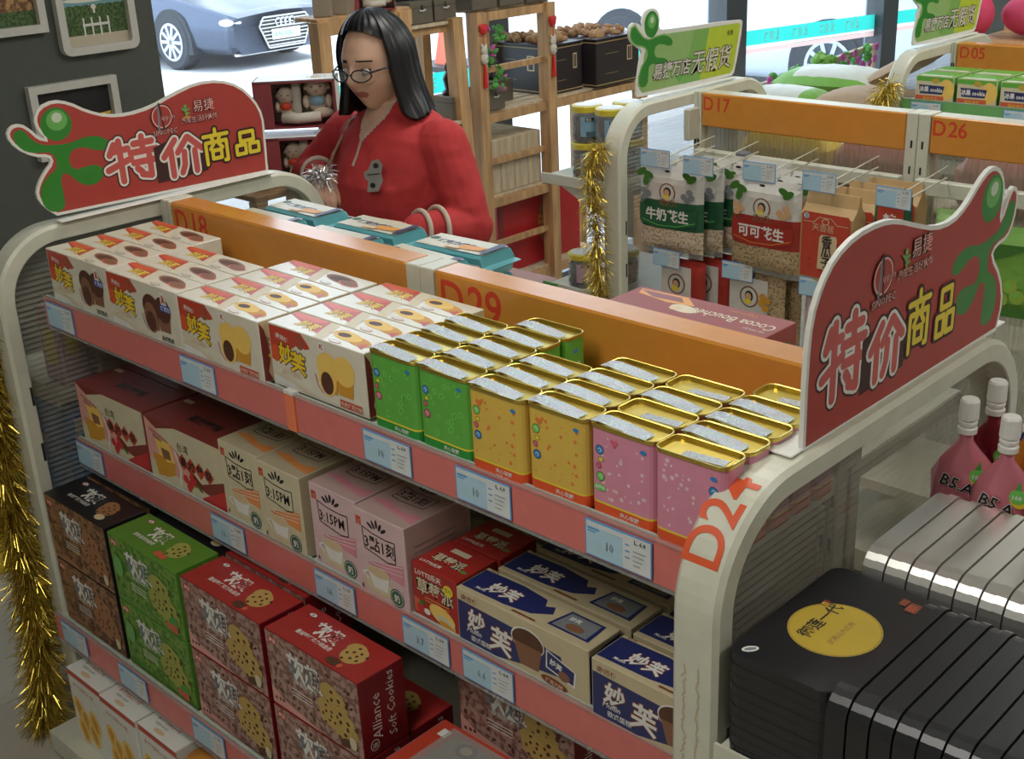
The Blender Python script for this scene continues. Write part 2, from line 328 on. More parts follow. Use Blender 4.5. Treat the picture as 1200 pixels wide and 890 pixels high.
for i in range(6):
    y0, y1 = ym[i], ym[i + 1]; f = MB()
    f.box(-1.56, -1.44, y1 - .10, y1 + .10 if i else y1 + .05, 0, 3, 'mullion'); f.box(-1.575, -1.56, y1 - .09, y1 + .03, 0, 3, 'mullion_light')
    f.box(-1.55, -1.45, y0, y1, 0, .08, 'mullion'); f.box(-1.55, -1.45, y0, y1, 2.9, 3, 'mullion')
    w = struct(f.build('window_%d' % (i + 1)))
    p = MB(); p.box(-1.508, -1.502, y0 + .05, y1 - .09, .08, 2.9, 'window_glass'); p.build('pane', w)
    if y0 < 8:
        v = MB(); a, c = y0 + .1, y1 - .1; x = -1.499
        v.add([(x, a, ZB(a) - .082), (x, c, ZB(c) - .092), (x, c, ZB(c)), (x, a, ZB(a))], [(0, 1, 2, 3)], 'teal_vinyl')
        v.add([(x, a, ZB(a) - .100), (x, c, ZB(c) - .108), (x, c, ZB(c) - .093), (x, a, ZB(a) - .083)], [(0, 1, 2, 3)], 'white_vinyl')
        v.add([(x, a, ZB(a) - .128), (x, c, ZB(c) - .138), (x, c, ZB(c) - .110), (x, a, ZB(a) - .102)], [(0, 1, 2, 3)], 'pink_vinyl')
        F = Face(v, (x + .0005, 0, 0), (0, 1, -.0395), (0, 0, 1), 2e-4); y = math.ceil((a + .1) / .31) * .31
        while y < c - .15:
            zz = 1.134 + .0395 * 3.8 - .065
            F.text('捷易', y - .05, zz, .058, 'white_vinyl', .03); emblem(F, y + .10, zz + .012, .046, 'white_vinyl'); y += .31
        v.build('vinyl_band', w)
# outside
b = MB(); b.box(-60, -1.75, -40, 70, -.2, -.1, 'road'); struct(b.build('ground'))
b = MB(); b.box(-1.75, -1.57, -4, 13, -.2, .0, 'kerb'); struct(b.build('trim_1'))
# ------------------------------------------------------------------ gondola shelving
def rrect(y0, y1, zt, R, n=14, z0=0.0):
    p = [(y0, z0)]
    for k in range(n + 1):
        a = math.pi - math.pi / 2 * k / n; p.append((y0 + R + R * math.cos(a), zt - R + R * math.sin(a)))
    for k in range(n + 1):
        a = math.pi / 2 - math.pi / 2 * k / n; p.append((y1 - R + R * math.cos(a), zt - R + R * math.sin(a)))
    p.append((y1, z0)); return p
def end_frame(par, x0, x1, y0, y1, zt, R=.16, th=.036):
    o = rrect(y0, y1, zt, R); i = rrect(y0 + th, y1 - th, zt - th, R - th); n = len(o); b = MB(); c = .007
    secs = []
    for k in range(n):
        O = Vector((0, o[k][0], o[k][1])); I = Vector((0, i[k][0], i[k][1])); d = (I - O).normalized()
        X0 = Vector((x0, 0, 0)); X1 = Vector((x1, 0, 0)); cx = Vector((c, 0, 0))
        secs += [O + X0 + cx, O + X1 - cx, O + X1 + d * c, I + X1 - d * c * .3, I + X1 - cx * .3, I + X0, O + X0 + d * c]
    fs = []; K = 7
    for k in range(n - 1):
        for j in range(K): fs.append((k * K + j, k * K + (j + 1) % K, (k + 1) * K + (j + 1) % K, (k + 1) * K + j))
    b.add(secs, fs, 'cream_metal')
    for s in range(6): b.box(x1 - .001, x1 + .0008, y0 + .028, y0 + .034, .2 + .14 * s, .245 + .14 * s, 'ink_black')
    fo = b.build('end_frame', par)
    a = MB(); xm = (x0 + x1) / 2; z = .08; vs = []; fs = []; k = 0
    while z < zt - th:                       # ribbed sheet: ridges run front to back
        e = 0 if z < zt - R else R - math.sqrt(max(0, R * R - (z - zt + R) ** 2))
        ya, yb = y0 + th * .9 + e, y1 - th * .9 - e
        vs += [(xm + (.002 if k % 2 else -.002), ya, z), (xm + (.002 if k % 2 else -.002), yb, z)]; z += .0065; k += 1
    for q in range(k - 1): fs.append((2 * q, 2 * q + 1, 2 * q + 3, 2 * q + 2))
    a.add(vs, fs, 'acrylic'); a.build('ribbed_side_panel', par)
    return fo
def header(par, x0, x1, yf, yb, zt, h, num, ink='orange_red', topm='orange', off=.012):
    b = MB(); b.cbox(x0, x1, yf, yb, zt - h, zt, 'orange', .004, mtop=topm)
    F = Face(b, (x0, yf, zt - h), (1, 0, 0), (0, 0, 1), 1e-4)
    sz = {'D18': .078, 'D29': .094}.get(num, .060); F.text(num[0], off, h - .011 - sz * .72, sz, ink, .014, sx=.95, res=6); F.text(num[1:], off + sz * .80, h - .011 - sz * .72, sz, ink, .014, sx=.95, res=6)
    return b.build('header_board', par)
def post(par, x0, x1, yf, yb, zt, z0=0):
    b = MB(); xm = (x0 + x1) / 2
    b.cbox(x0, xm - .0008, yf, yb, z0, zt, 'cream_metal', .002); b.cbox(xm + .0008, x1, yf, yb, z0, zt, 'cream_metal', .002)
    z = zt - .10
    while z > .3:
        for x in (x0 + (xm - x0) * .55, xm + (x1 - xm) * .5): b.box(x - .003, x + .003, yf - .0006, yf + .001, z, z + .022, 'ink_black')
        z -= .075
    return b.build('upright', par)
def shelf_board(par, x0, x1, yf, yb, zt, rail=True, rm='pink_rail', segs=None, hr=.07):
    b = MB(); b.cbox(x0, x1, yf + .004, yb, zt - .045, zt - .012, 'cream_metal', .003); b.box(x0, x1, yf, yf + .006, zt - .05, zt, 'cream_edge'); b.build('shelf_board', par)
    if rail:
        for a, c in segs:
            r = MB(); r.cbox(a, c, yf - .006, yf - .001, zt - hr, zt - .001, rm, .001); r.box(a, c, yf - .009, yf - .001, zt - hr - .004, zt - hr, 'clear_plastic')
            r.box(a, c, yf - .008, yf + .001, zt - .003, zt, 'clear_plastic'); r.build('price_rail', par)
g1 = empty('gondola_shelf', (0, 0, 0), label='cream metal gondola shelf in the foreground with pink price rails and orange header boards', cat='shelf')
end_frame(g1, -.078, -.012, -.10, .82, 1.296)
fr = end_frame(g1, 1.80, 1.87, -.082, .80, 1.268)
# numerals wrapped round the curved front corner of the right frame
me = MB(); R = .16; y0f, ztf = -.082, 1.268
def wrap(a, c, k):                            # a: way along the outer edge from z=1.08 upwards, c: across towards -X
    L = ztf - R - 1.08; x = 1.857 - c
    if a < L: return Vector((x, y0f - k, 1.08 + a))
    t = (a - L) / R
    if t < math.pi / 2: return Vector((x, y0f + R - (R + k) * math.cos(t), ztf - R + (R + k) * math.sin(t)))
    return Vector((x, y0f + R + (a - L - R * math.pi / 2), ztf + k))
F = Face(me, (0, 0, 0), (1, 0, 0), (0, 1, 0), 7e-4, wrap)
for ch, a_ in (('D', .098), ('2', .156), ('4', .197)):
    me = MB(); F = Face(me, (0, 0, 0), (1, 0, 0), (0, 1, 0), 7e-4, wrap); F.text(ch, a_, .001, .078, 'orange_red2', .014, res=6); me.build('painted_numeral', g1)
me = MB(); F = Face(me, (1.805, -.0822, .86), (1, 0, 0), (0, 0, 1), 1e-4)
for k in range(16): F.stroke([(.016 + random.uniform(-.003, .003), .02 + .01 * k), (.018 + random.uniform(-.003, .003), .028 + .01 * k)], .003, 'tea_top'); F.k = 1; F.stroke([(.038 + random.uniform(-.003, .003), .02 + .01 * k), (.038 + random.uniform(-.003, .003), .03 + .01 * k)], .003, 'tea_top'); F.k = 1
me.build('glue_residue', g1)
post(g1, -.012, .028, .325, .395, 1.300); post(g1, .862, .938, .325, .395, 1.299); post(g1, 1.77, 1.80, .325, .395, 1.26)
header(g1, .03, .860, .327, .393, 1.298, .17, 'D18'); header(g1, .940, 1.77, .327, .393, 1.298, .17, 'D29')
b = MB(); b.box(0, 1.8, .355, .365, .05, 1.14, 'cream_metal'); b.build('back_panel', g1)
shelf_board(g1, 0, 1.797, 0, .35, 1.15, segs=[(0, .895), (.925, 1.797)]); shelf_board(g1, 0, 1.797, .015, .35, .796, segs=[(0, .9), (.9, 1.797)]); shelf_board(g1, 0, 1.87, -.122, .35, .38, segs=[(0, .93), (.93, 1.87)])
b = MB(); b.cbox(.897, .923, -.009, -.001, 1.078, 1.152, 'rail_clip', .001); b.box(.899, .925, -.010, .004, 1.150, 1.156, 'white'); b.build('rail_clip', g1)
shelf_board(g1, 0, 1.797, .37, .74, 1.15, rail=False)
b = MB(); b.box(0, 1.87, -.20, .80, .02, .075, 'cream_metal'); b.build('base_deck', g1)
# second gondola
g2 = empty('gondola_shelf', (0, 0, 0), label='cream gondola shelf behind with peg hooks of nut packets and headers D17 and D26', cat='shelf')
end_frame(g2, .13, .20, 1.79, 2.64, 1.30, th=.04)
post(g2, .198, .226, 2.178, 2.248, 1.30); post(g2, .943, 1.014, 2.178, 2.248, 1.30); post(g2, 1.74, 1.80, 2.178, 2.248, 1.30)
header(g2, .228, .941, 2.18, 2.246, 1.298, .108, 'D17', topm='cream_metal', off=.004); header(g2, 1.016, 1.74, 2.18, 2.246, 1.298, .108, 'D26', topm='cream_metal', off=.004)
b = MB(); b.cbox(.226, .95, 2.14, 2.17, 1.078, 1.122, 'cream_metal', .003); b.build('cross_bar', g2); b = MB(); b.cbox(1.0, 1.74, 2.14, 2.17, 1.078, 1.122, 'cream_metal', .003); b.build('cross_bar', g2)
b = MB(); b.cbox(.20, .222, 2.12, 2.178, 1.15, 1.25, 'cream_metal', .002); b.build('bracket', g2)
b = MB(); b.cbox(.45 - .06, .45 - .02, 2.138, 2.172, 1.07, 1.13, 'ink_grey', .003); b.build('hook_holder', g2)
for a, c in ((.226, .943), (1.014, 1.74)):
    r = MB(); n = int((c - a) / .008); vs = []
    for k in range(n + 1):
        x = a + (c - a) * k / n; vs += [(x, 2.205 + (.003 if k % 2 else -.003), .3), (x, 2.205 + (.003 if k % 2 else -.003), 1.20)]
    r.add(vs, [(2 * q, 2 * q + 2, 2 * q + 3, 2 * q + 1) for q in range(n)], 'rib_acrylic'); r.build('ribbed_back_panel', g2)
b = MB(); b.box(.2, 1.75, 1.83, 2.18, .28, .31, 'cream_metal'); b.build('shelf_board', g2); b = MB(); b.box(.2, 1.75, 1.8, 2.62, .02, .09, 'cream_metal'); b.build('base_deck', g2)
b = MB(); b.box(.2, 1.75, 2.25, 2.6, .98, 1.0, 'cream_metal'); b.build('shelf_board', g2)
end_frame(g2, 1.80, 1.87, 1.79, 2.64, 1.30, th=.04)
# third gondola
g3 = empty('gondola_shelf', (0, 0, 0), label='far cream gondola shelf with green price rail and header D05', cat='shelf')
end_frame(g3, .345, .405, 3.18, 4.02, 1.30, th=.04)
post(g3, .405, .426, 3.585, 3.65, 1.30); header(g3, .428, 1.3, 3.587, 3.65, 1.298, .12, 'D05', off=.01)
shelf_board(g3, .41, 1.3, 3.2, 3.58, 1.145, rm='green_rail', segs=[(.41, 1.3)]); shelf_board(g3, .41, 1.3, 3.2, 3.58, .93, rail=False)
b = MB(); b.box(.41, 1.3, 3.6, 3.62, .2, 1.2, 'cream_metal'); b.build('back_panel', g3); b = MB(); b.box(.41, 1.3, 3.2, 4.0, 0, .1, 'cream_metal'); b.build('base_deck', g3)
# end-cap shelves hung on the frames
def bracket_shelf(par, x0, x1, y0, y1, z, m='cream_metal'):
    b = MB(); b.cbox(x0, x1, y0, y1, z - .03, z, m, .003); b.box(x0, x1, y0 - .001, y0 + .004, z - .035, z + .008, m); b.build('end_shelf', par)
bracket_shelf(g1, 1.872, 2.62, -.085, .80, .935); bracket_shelf(g1, -.40, -.08, -.06, .80, .20)
bracket_shelf(g1, -.40, -.08, .02, .70, .88)
# ------------------------------------------------------------------ promotional signs on the frames
def inset(p, d):
    n = len(p); A = sum(p[i - 1][0] * p[i][1] - p[i][0] * p[i - 1][1] for i in range(n)); s = 1 if A > 0 else -1; o = []
    for i in range(n):
        a, b, c = p[i - 1], p[i], p[(i + 1) % n]
        d1 = (b[0] - a[0], b[1] - a[1]); d2 = (c[0] - b[0], c[1] - b[1]); l1 = math.hypot(*d1) or 1; l2 = math.hypot(*d2) or 1
        n1 = (-d1[1] / l1, d1[0] / l1); n2 = (-d2[1] / l2, d2[0] / l2); nx, ny = n1[0] + n2[0], n1[1] + n2[1]; q = max(.6, (nx * nx + ny * ny) / 2)
        o.append((b[0] + s * d * nx / q, b[1] + s * d * ny / q))
    return o
def smooth(p, it=1, sharp=()):
    P = [(a, i in sharp) for i, a in enumerate(p)]
    for _ in range(it):
        o = []; n = len(P)
        for i in range(n):
            (a, sa), (c, sc) = P[i], P[(i + 1) % n]
            o.append((a, True) if sa else ((.75 * a[0] + .25 * c[0], .75 * a[1] + .25 * c[1]), False))
            if not sc: o.append(((.25 * a[0] + .75 * c[0], .25 * a[1] + .75 * c[1]), False))
        P = o
    return [a for a, _ in P]
TE = [[(.18, .92), (.08, .70)], [(.13, .76), (.44, .78)], [(.28, .98), (.28, .05)], [(.02, .36), (.48, .54)], [(.56, .86), (.92, .86)], [(.73, 1.0), (.73, .66)], [(.48, .66), (1.0, .66)], [(.52, .42), (1.0, .42)], [(.84, .55), (.84, .06), (.66, .12)], [(.58, .28), (.66, .18)]]
JIA = [[(.34, .98), (.04, .56)], [(.22, .72), (.22, .0)], [(.64, 1.0), (.38, .62)], [(.66, 1.0), (.98, .62)], [(.54, .60), (.52, .25), (.44, .04)], [(.80, .60), (.80, .02)]]
SHANG = [[(.5, 1.02), (.5, .88)], [(.06, .84), (.94, .84)], [(.34, .8), (.4, .70)], [(.66, .8), (.6, .70)], [(.12, .0), (.12, .64), (.88, .64), (.88, .04), (.78, .04)], [(.42, .6), (.28, .44)], [(.58, .6), (.72, .44)], [(.34, .38), (.66, .38), (.66, .14), (.34, .14), (.34, .38)]]
PIN = [[(.24, .95), (.76, .95), (.76, .58), (.24, .58), (.24, .95)], [(.06, .42), (.42, .42), (.42, .04), (.06, .04), (.06, .42)], [(.58, .42), (.94, .42), (.94, .04), (.58, .04), (.58, .42)]]
BODY = [(0.008, 1.504), (0.021, 1.514), (0.035, 1.51), (0.046, 1.492), (0.062, 1.476), (0.084, 1.469), (0.125, 1.465), (0.145, 1.467), (0.174, 1.473), (0.206, 1.469), (0.226, 1.457), (0.228, 1.444), (0.216, 1.434), (0.192, 1.439), (0.166, 1.451), (0.142, 1.451), (0.128, 1.439), (0.126, 1.418), (0.137, 1.404), (0.162, 1.407), (0.186, 1.408), (0.203, 1.397), (0.204, 1.38), (0.187, 1.365), (0.162, 1.363), (0.14, 1.374), (0.124, 1.394), (0.113, 1.402), (0.103, 1.398), (0.098, 1.386), (0.1, 1.356), (0.099, 1.33), (0.086, 1.32), (0.063, 1.323), (0.05, 1.337), (0.045, 1.36), (0.052, 1.384), (0.07, 1.403), (0.092, 1.413), (0.097, 1.43), (0.094, 1.445), (0.081, 1.455), (0.058, 1.457), (0.033, 1.463), (0.014, 1.48)]
OUTL = [(0.075, 1.312), (0.048, 1.337), (0.035, 1.365), (0.044, 1.39), (0.064, 1.414), (0.084, 1.431), (0.080, 1.444), (0.048, 1.449), (0.010, 1.474), (-0.006, 1.505), (0.007, 1.524), (0.032, 1.526), (0.052, 1.509), (0.067, 1.490), (0.082, 1.484), (0.066, 1.504), (0.062, 1.53), (0.078, 1.554), (0.115, 1.564), (0.151, 1.554), (0.189, 1.530), (0.235, 1.512), (0.285, 1.507), (0.347, 1.514), (0.412, 1.535), (0.477, 1.551), (0.542, 1.548), (0.597, 1.527), (0.637, 1.487), (0.657, 1.444), (0.656, 1.394), (0.652, 1.300)]
OUTR = [(0.164, 1.246), (0.162, 1.371), (0.168, 1.436), (0.19, 1.477), (0.221, 1.506), (0.271, 1.524), (0.335, 1.527), (0.384, 1.52), (0.447, 1.499), (0.503, 1.482), (0.558, 1.479), (0.6, 1.493), (0.641, 1.522), (0.673, 1.536), (0.701, 1.533), (0.725, 1.516), (0.737, 1.486), (0.734, 1.448), (0.734, 1.440), (0.758, 1.481), (0.776, 1.489), (0.793, 1.47), (0.787, 1.426), (0.765, 1.402), (0.725, 1.398), (0.715, 1.386), (0.757, 1.345), (0.779, 1.293), (0.762, 1.246)]
def fig(F, head, hr, body, m='fig_green'):
    F.ell(*head, hr, hr * 1.0, m, 24); F.poly(smooth(body, 1), m)
    hx, hy = head
    F.ell(hx + .003, hy + .008, hr * .68, hr * .62, 'fig_light'); F.ell(hx + .004, hy + .014, hr * .34, hr * .3, 'fig_shine')
def glyph_stroke(F, strokes, x0, y0, w, h, sk, layers, sw):
    for m, d in layers:
        for st in strokes: F.stroke([(x0 + a * w + b * h * sk[0], y0 + b * h + a * w * sk[1]) for a, b in st], sw + d, m); F.k -= .9
        F.k += 1
def red_sign(x, out, boxes, head, hr, body, logos, label, flap):
    t = empty('promotional_sign', (x, .4, 1.3), label=label, cat='sign', group=None)
    b = MB(); p = smooth(out, 1, (0, len(out) - 1))
    P0 = [(a - .4, c - 1.3) for a, c in p]
    b.prism(P0, (-.004, 0, 0), (0, 1, 0), (0, 0, 1), (1, 0, 0), .007, 'sign_white')
    F = Face(b, (.0031, 0, 0), (0, 1, 0), (0, 0, 1), 5e-5); q = lambda L: [(a - .4, c - 1.3) for a, c in L]
    F.poly(q(inset(p, .0065)), 'red_sign')
    fig(F, (head[0] - .4, head[1] - 1.3), hr, q(body))
    rl = [('sign_dark', .017), ('sign_white', .010), ('stroke_red', .0)]; yl = [('sign_dark', .010), ('sign_yellow', 0)]
    for k, (gs, ly, sw) in enumerate(((TE, rl, .0155), (JIA, rl, .0155), (SHANG, yl, .0095), (PIN, yl, .0095))):
        (xa, ya), (xb, yb) = boxes[k]
        if k == 1: F.poly([(xa - .4 - .02, ya - 1.3 - .01), (xb - .4 + .008, ya - 1.3 - .004), (xb - .4 + .012, ya - 1.3 + .05), (xa - .4 + .02, yb - 1.3), (xa - .42, yb - 1.31)], 'sign_dark')
        glyph_stroke(F, gs, xa - .4, ya - 1.3, xb - xa, yb - ya, (0, 0), ly, sw)
    (cx, cy), r, (ex, ey), (tx, ty) = logos; cx -= .4; ex -= .4; tx -= .4; cy -= 1.3; ey -= 1.3; ty -= 1.3
    F.ell(cx, cy, r, r, 'sign_dark', 24); F.ell(cx, cy, r * .9, r * .9, 'stroke_pink', 24); F.ell(cx, cy, r * .8, r * .8, 'red_sign', 24)
    F.stroke([(cx - .012, cy - .034), (cx - .006, cy + .026)], .005, 'ink_grey'); F.stroke([(cx + .002, cy - .034), (cx - .004, cy + .030)], .005, 'sign_dark')
    F.otext('ippon', cx - .002, cy - .008, .016, [('sign_dark', .05), ('stroke_pink', 0)]); F.otext('SINOPEC', cx - r, cy - r - .012, .0165, [('sign_dark', .06), ('stroke_pink', .0)])
    emblem(F, ex, ey - .008, .024, 'fig_light', 'wafer_orange')
    F.otext('易捷', tx - .035, ty - .004, .030, [('sign_dark', .05), ('stroke_pink', .0)]); F.otext('汽车生活好伙伴', tx - .072, ty - .028, .0155, [('sign_dark', .05), ('stroke_pink', .0)], sx=.95)
    b.build('printed_board', t)
    f = MB(); f.cbox(flap[0], flap[1], flap[2], flap[3], flap[4], flap[4] + .003, 'sign_white', .001); f.build('base_flap', t); return t
red_sign(-.03, OUTL, [((.214, 1.351), (.346, 1.450)), ((.358, 1.343), (.470, 1.428)), ((.470, 1.352), (.548, 1.432)), ((.562, 1.358), (.636, 1.415))], (.111, 1.511), .0365, BODY, ((.372, 1.486), .030, (.437, 1.486), (.492, 1.489)),
         'red special-offer sign with green figure at its left, on the far left end frame', (0, .028, -.33, .255, -.0))
TR = lambda L: [(-1.165 + (a + 1.165) * .974, 1.982 + (c - 1.982) * .974 + .001) for a, c in L]
bR = [(.792 - a * .968, 1.246 + (c - 1.298) * 1.02) for a, c in BODY][::-1]
red_sign(1.85, TR(OUTR), [TR(L) for L in [((.200, 1.296), (.312, 1.412)), ((.328, 1.292), (.424, 1.374)), ((.436, 1.304), (.508, 1.392)), ((.528, 1.300), (.590, 1.378))]], TR([(.692, 1.484)])[0], .0365, TR(bR), (TR([(.352, 1.446)])[0], .029, TR([(.415, 1.452)])[0], TR([(.466, 1.458)])[0]),
         'red special-offer sign with green figure at its right, on the near right end frame', (-.075, .004, -.30, .345, -.030))
def green_sign(x, ox, oz, k, label):
    t = empty('promotional_sign', (x, 2.2 + ox, 1.31 + oz), label=label, cat='sign'); b = MB()
    out = [(1.926, 1.312), (1.912, 1.33), (1.935, 1.43), (1.947, 1.455), (1.915, 1.472), (1.884, 1.493), (1.877, 1.528), (1.897, 1.544), (1.925, 1.54), (1.952, 1.520), (1.944, 1.548), (1.968, 1.577), (2.015, 1.575), (2.036, 1.549), (2.028, 1.512), (2.061, 1.505), (2.479, 1.494), (2.497, 1.482), (2.455, 1.325), (2.43, 1.308)]
    q = lambda L: [(a - 2.2, c - 1.31) for a, c in L]; p = smooth(q(out), 1)
    b.prism(p, (-.004, 0, 0), (0, 1, 0), (0, 0, 1), (1, 0, 0), .007, 'sign_white'); F = Face(b, (.0031, 0, 0), (0, 1, 0), (0, 0, 1), 8e-5)
    F.poly(q([(1.945, 1.326), (2.425, 1.322), (2.442, 1.336), (2.480, 1.474), (2.47, 1.482), (2.06, 1.492), (1.972, 1.480), (1.955, 1.44), (1.93, 1.34)]), 'pale_green')
    F.poly(q([(2.15, 1.3245), (2.425, 1.322), (2.442, 1.336), (2.480, 1.474), (2.47, 1.482), (2.22, 1.487)]), 'mid_green'); F.poly(q([(2.25, 1.3245), (2.425, 1.322), (2.442, 1.336), (2.480, 1.474), (2.47, 1.482), (2.30, 1.484)]), 'lime')
    F.poly(q([(2.109, 1.363), (2.171, 1.360), (2.14, 1.329)]), 'fig_light')
    gb = [(1.887, 1.51), (1.893, 1.526), (1.909, 1.533), (1.932, 1.508), (1.955, 1.489), (1.983, 1.482), (2.018, 1.488), (2.06, 1.49), (2.096, 1.476), (2.102, 1.457), (2.084, 1.452), (2.048, 1.464), (2.018, 1.464), (2.004, 1.448), (2.013, 1.426), (2.042, 1.422), (2.072, 1.414), (2.078, 1.401), (2.036, 1.401), (2.001, 1.409), (1.978, 1.405), (1.975, 1.377), (1.972, 1.349), (1.948, 1.34), (1.928, 1.352), (1.928, 1.377), (1.943, 1.406), (1.972, 1.431), (1.972, 1.452), (1.955, 1.468), (1.915, 1.476), (1.892, 1.492)]
    g = q(gb); F.poly(inset(g, -.005), 'pale_green'); F.poly(smooth(g, 1), 'fig_green'); F.ell(-.208, .219, .036, .040, 'fig_green', 22); F.ell(-.206, .228, .02, .022, 'fig_light'); F.ell(-.205, .232, .009, .01, 'fig_shine')
    F.otext('易捷万店', -.203, .052, .052, [('sign_dark', .065), ('peanut_white', .02)], sx=.95, shear=.16, ang=-.02); F.otext('无假货', -.002, .045, .078, [('sign_dark', .042), ('peanut_white', .010)], sx=.97, shear=.16, ang=-.02)
    F.text('易捷', .20, .14, .018, 'sign_dark')
    b.build('printed_board', t); f = MB(); f.cbox(0, .02, -.27, .24, -.005, -.001, 'sign_white', .001); f.build('base_flap', t); t.scale = (k, k, k)
green_sign(.165, 0, 0, 1, 'green-to-yellow printed sign with green figure on the end frame of the D17 shelf')
green_sign(.375, 1.40, 0, 1, 'green-to-yellow printed sign cut by the top of the picture, on the D05 shelf')
# ------------------------------------------------------------------ cartons
def frames(b, w, d, h):
    return (Face(b, (-w / 2, -d / 2, 0), (1, 0, 0), (0, 0, 1)), Face(b, (-w / 2, -d / 2, h), (1, 0, 0), (0, 1, 0)), Face(b, (w / 2, -d / 2, 0), (0, 1, 0), (0, 0, 1)))
def muffin(kind):
    w, d, h = .263, .068, .118; b = MB(); b.cbox(-w / 2, w / 2, -d / 2, d / 2, 0, h, 'cream'); A, T, R = frames(b, w, d, h); c1, c2 = ('choc', 'choc_light') if kind == 'b' else ('gold_cake', 'gold_cake2')
    A.poly([(.003, .115), (.003, .05), (.018, .046), (.03, .06), (.055, .075), (.08, .09), (.105, .088), (.118, .093), (.112, .10), (.095, .116)], 'carton_red')
    A.ell(.016, .064, .013, .016, 'orange_red2'); A.poly([(.003, .003), (.003, .03), (.05, .026), (.11, .008), (.12, .003)], 'pale_tan'); A.poly([(.003, .003), (.003, .02), (.06, .014), (.09, .003)], 'white')
    A.ell(.088, .098, .012, .014, 'choc_light', a=.5); A.ell(.087, .099, .006, .010, 'carton_red', a=.5)
    A.text('康师傅', .02, .094, .012, 'white', .01, ang=-.15)
    A.otext('妙', .024, .052, .042, [('choc', .075), ('yellow', .03)], ang=-.08); A.otext('芙', .058, .043, .042, [('choc', .075), ('yellow', .03)], ang=-.08)
    A.text('法式蛋糕', .03, .030, .0135, 'tan', .0, ang=-.05)
    for x, y, rx in ((.208, .062, .027), (.165, .060, .030)):
        A.poly([(x - rx * .88, y + .006), (x + rx * .88, y + .006), (x + rx * .68, y - .036), (x - rx * .68, y - .036)], c2); A.ell(x, y + .010, rx * 1.02, .027, c1, 24)
    A.ell(.160, .048, .024, .032, 'choc_light' if kind == 'b' else 'gold_cake', 24); A.ell(.159, .040, .017, .021, 'choc', 20)
    A.stroke([(.128, .05), (.132, .03), (.145, .018)], .0018, 'carton_red' if kind != 'b' else 'ink_black')
    if kind == 'b':
        A.poly([(.205, .075), (.205, .11), (.216, .11), (.224, .09), (.228, .075)], 'white'); A.text('R', .208, .088, .022, 'carton_red', .03); A.rect(.200, .070, .236, .084, 'blue_ink'); A.text('巧克力', .203, .0725, .0105, 'white', .02)
        A.text('法式西点', .19, .008, .011, 'ink_black', .02)
    else:
        A.ell(.152, .104, .009, .010, 'white', 14); A.text('新', .1455, .0995, .012, 'carton_red', .02); A.rect(.19, .006, .248, .019, 'carton_red'); A.text('牛奶巧克力味', .192, .008, .0098, 'cream', .01, sx=.95)
    b_ = T
    T.poly([(.002, .066), (.002, .052), (.10, .020), (.135, .012), (.10, .066)], 'carton_red'); T.poly([(.002, .066), (.002, .058), (.07, .04), (.10, .066)], 'orange_red2')
    T.poly([(.10, .066), (.125, .066), (.155, .002), (.13, .002), (.115, .03)], 'pale_tan')
    T.otext('妙芙', .050, .024, .030, [('choc_light', .06), ('yellow', .02)], ang=-.1, sx=.9)
    if kind == 'b': T.ell(.190, .040, .050, .016, 'choc_light', a=-.12); T.ell(.185, .040, .030, .010, 'choc'); T.ell(.222, .030, .03, .012, 'fruit_red', a=-.1); T.ell(.222, .031, .026, .010, 'choc_light', a=-.1)
    else:
        T.ell(.215, .032, .034, .014, 'gold_cake2', a=-.2); T.ell(.178, .038, .038, .016, 'gold_cake', a=-.12); T.ell(.168, .039, .016, .008, 'choc'); T.stroke([(.14, .03), (.146, .05), (.16, .058)], .0015, 'carton_red'); T.poly([(.222, .02), (.238, .033), (.245, .01)], 'carton_red')
    T.ell(.178, .009, .016, .0048, 'carton_red' if kind != 'b' else 'choc', 14); T.ell(.178, .009, .014, .0036, 'cream', 14)
    R.rect(.002, .002, .066, .116, 'cream' if kind == 'b' else 'tan'); R.text('妙芙', .01, .07, .022, 'choc_light', .02)
    if kind != 'b': R.poly([(.002, .002), (.002, .116), (.012, .10), (.02, .05), (.012, .02), (.02, .002)], 'maroon'); R.ell(.025, .05, .01, .006, 'gold_cake')
    o = b.build('muffin_carton'); return Proto(tag(o, cat='carton'))
zT = 1.146
names = {'b': 'chocolate muffin carton', 'y': 'yellow muffin carton'}
PM = {'b': muffin('b'), 'y': muffin('y')}
cols = [(.165, 'bbbb', 'far-left column'), (.427, 'bbb', 'second column from left'), (.700, 'yyyb', 'third column from left'), (.972, 'yyyy', 'column next to the tins')]
yoff = [.004, .0, -.002, .012]
for ci, (cx, seq, cn) in enumerate(cols):
    for r, k in enumerate(seq):
        PM[k].put((cx + random.uniform(-.002, .002), yoff[ci] + .036 + r * .0705, zT), random.uniform(-.006, .006), 'white and red %s, %s row, %s' % (names[k], ORD[r], cn), 'muffin cartons on the top shelf')
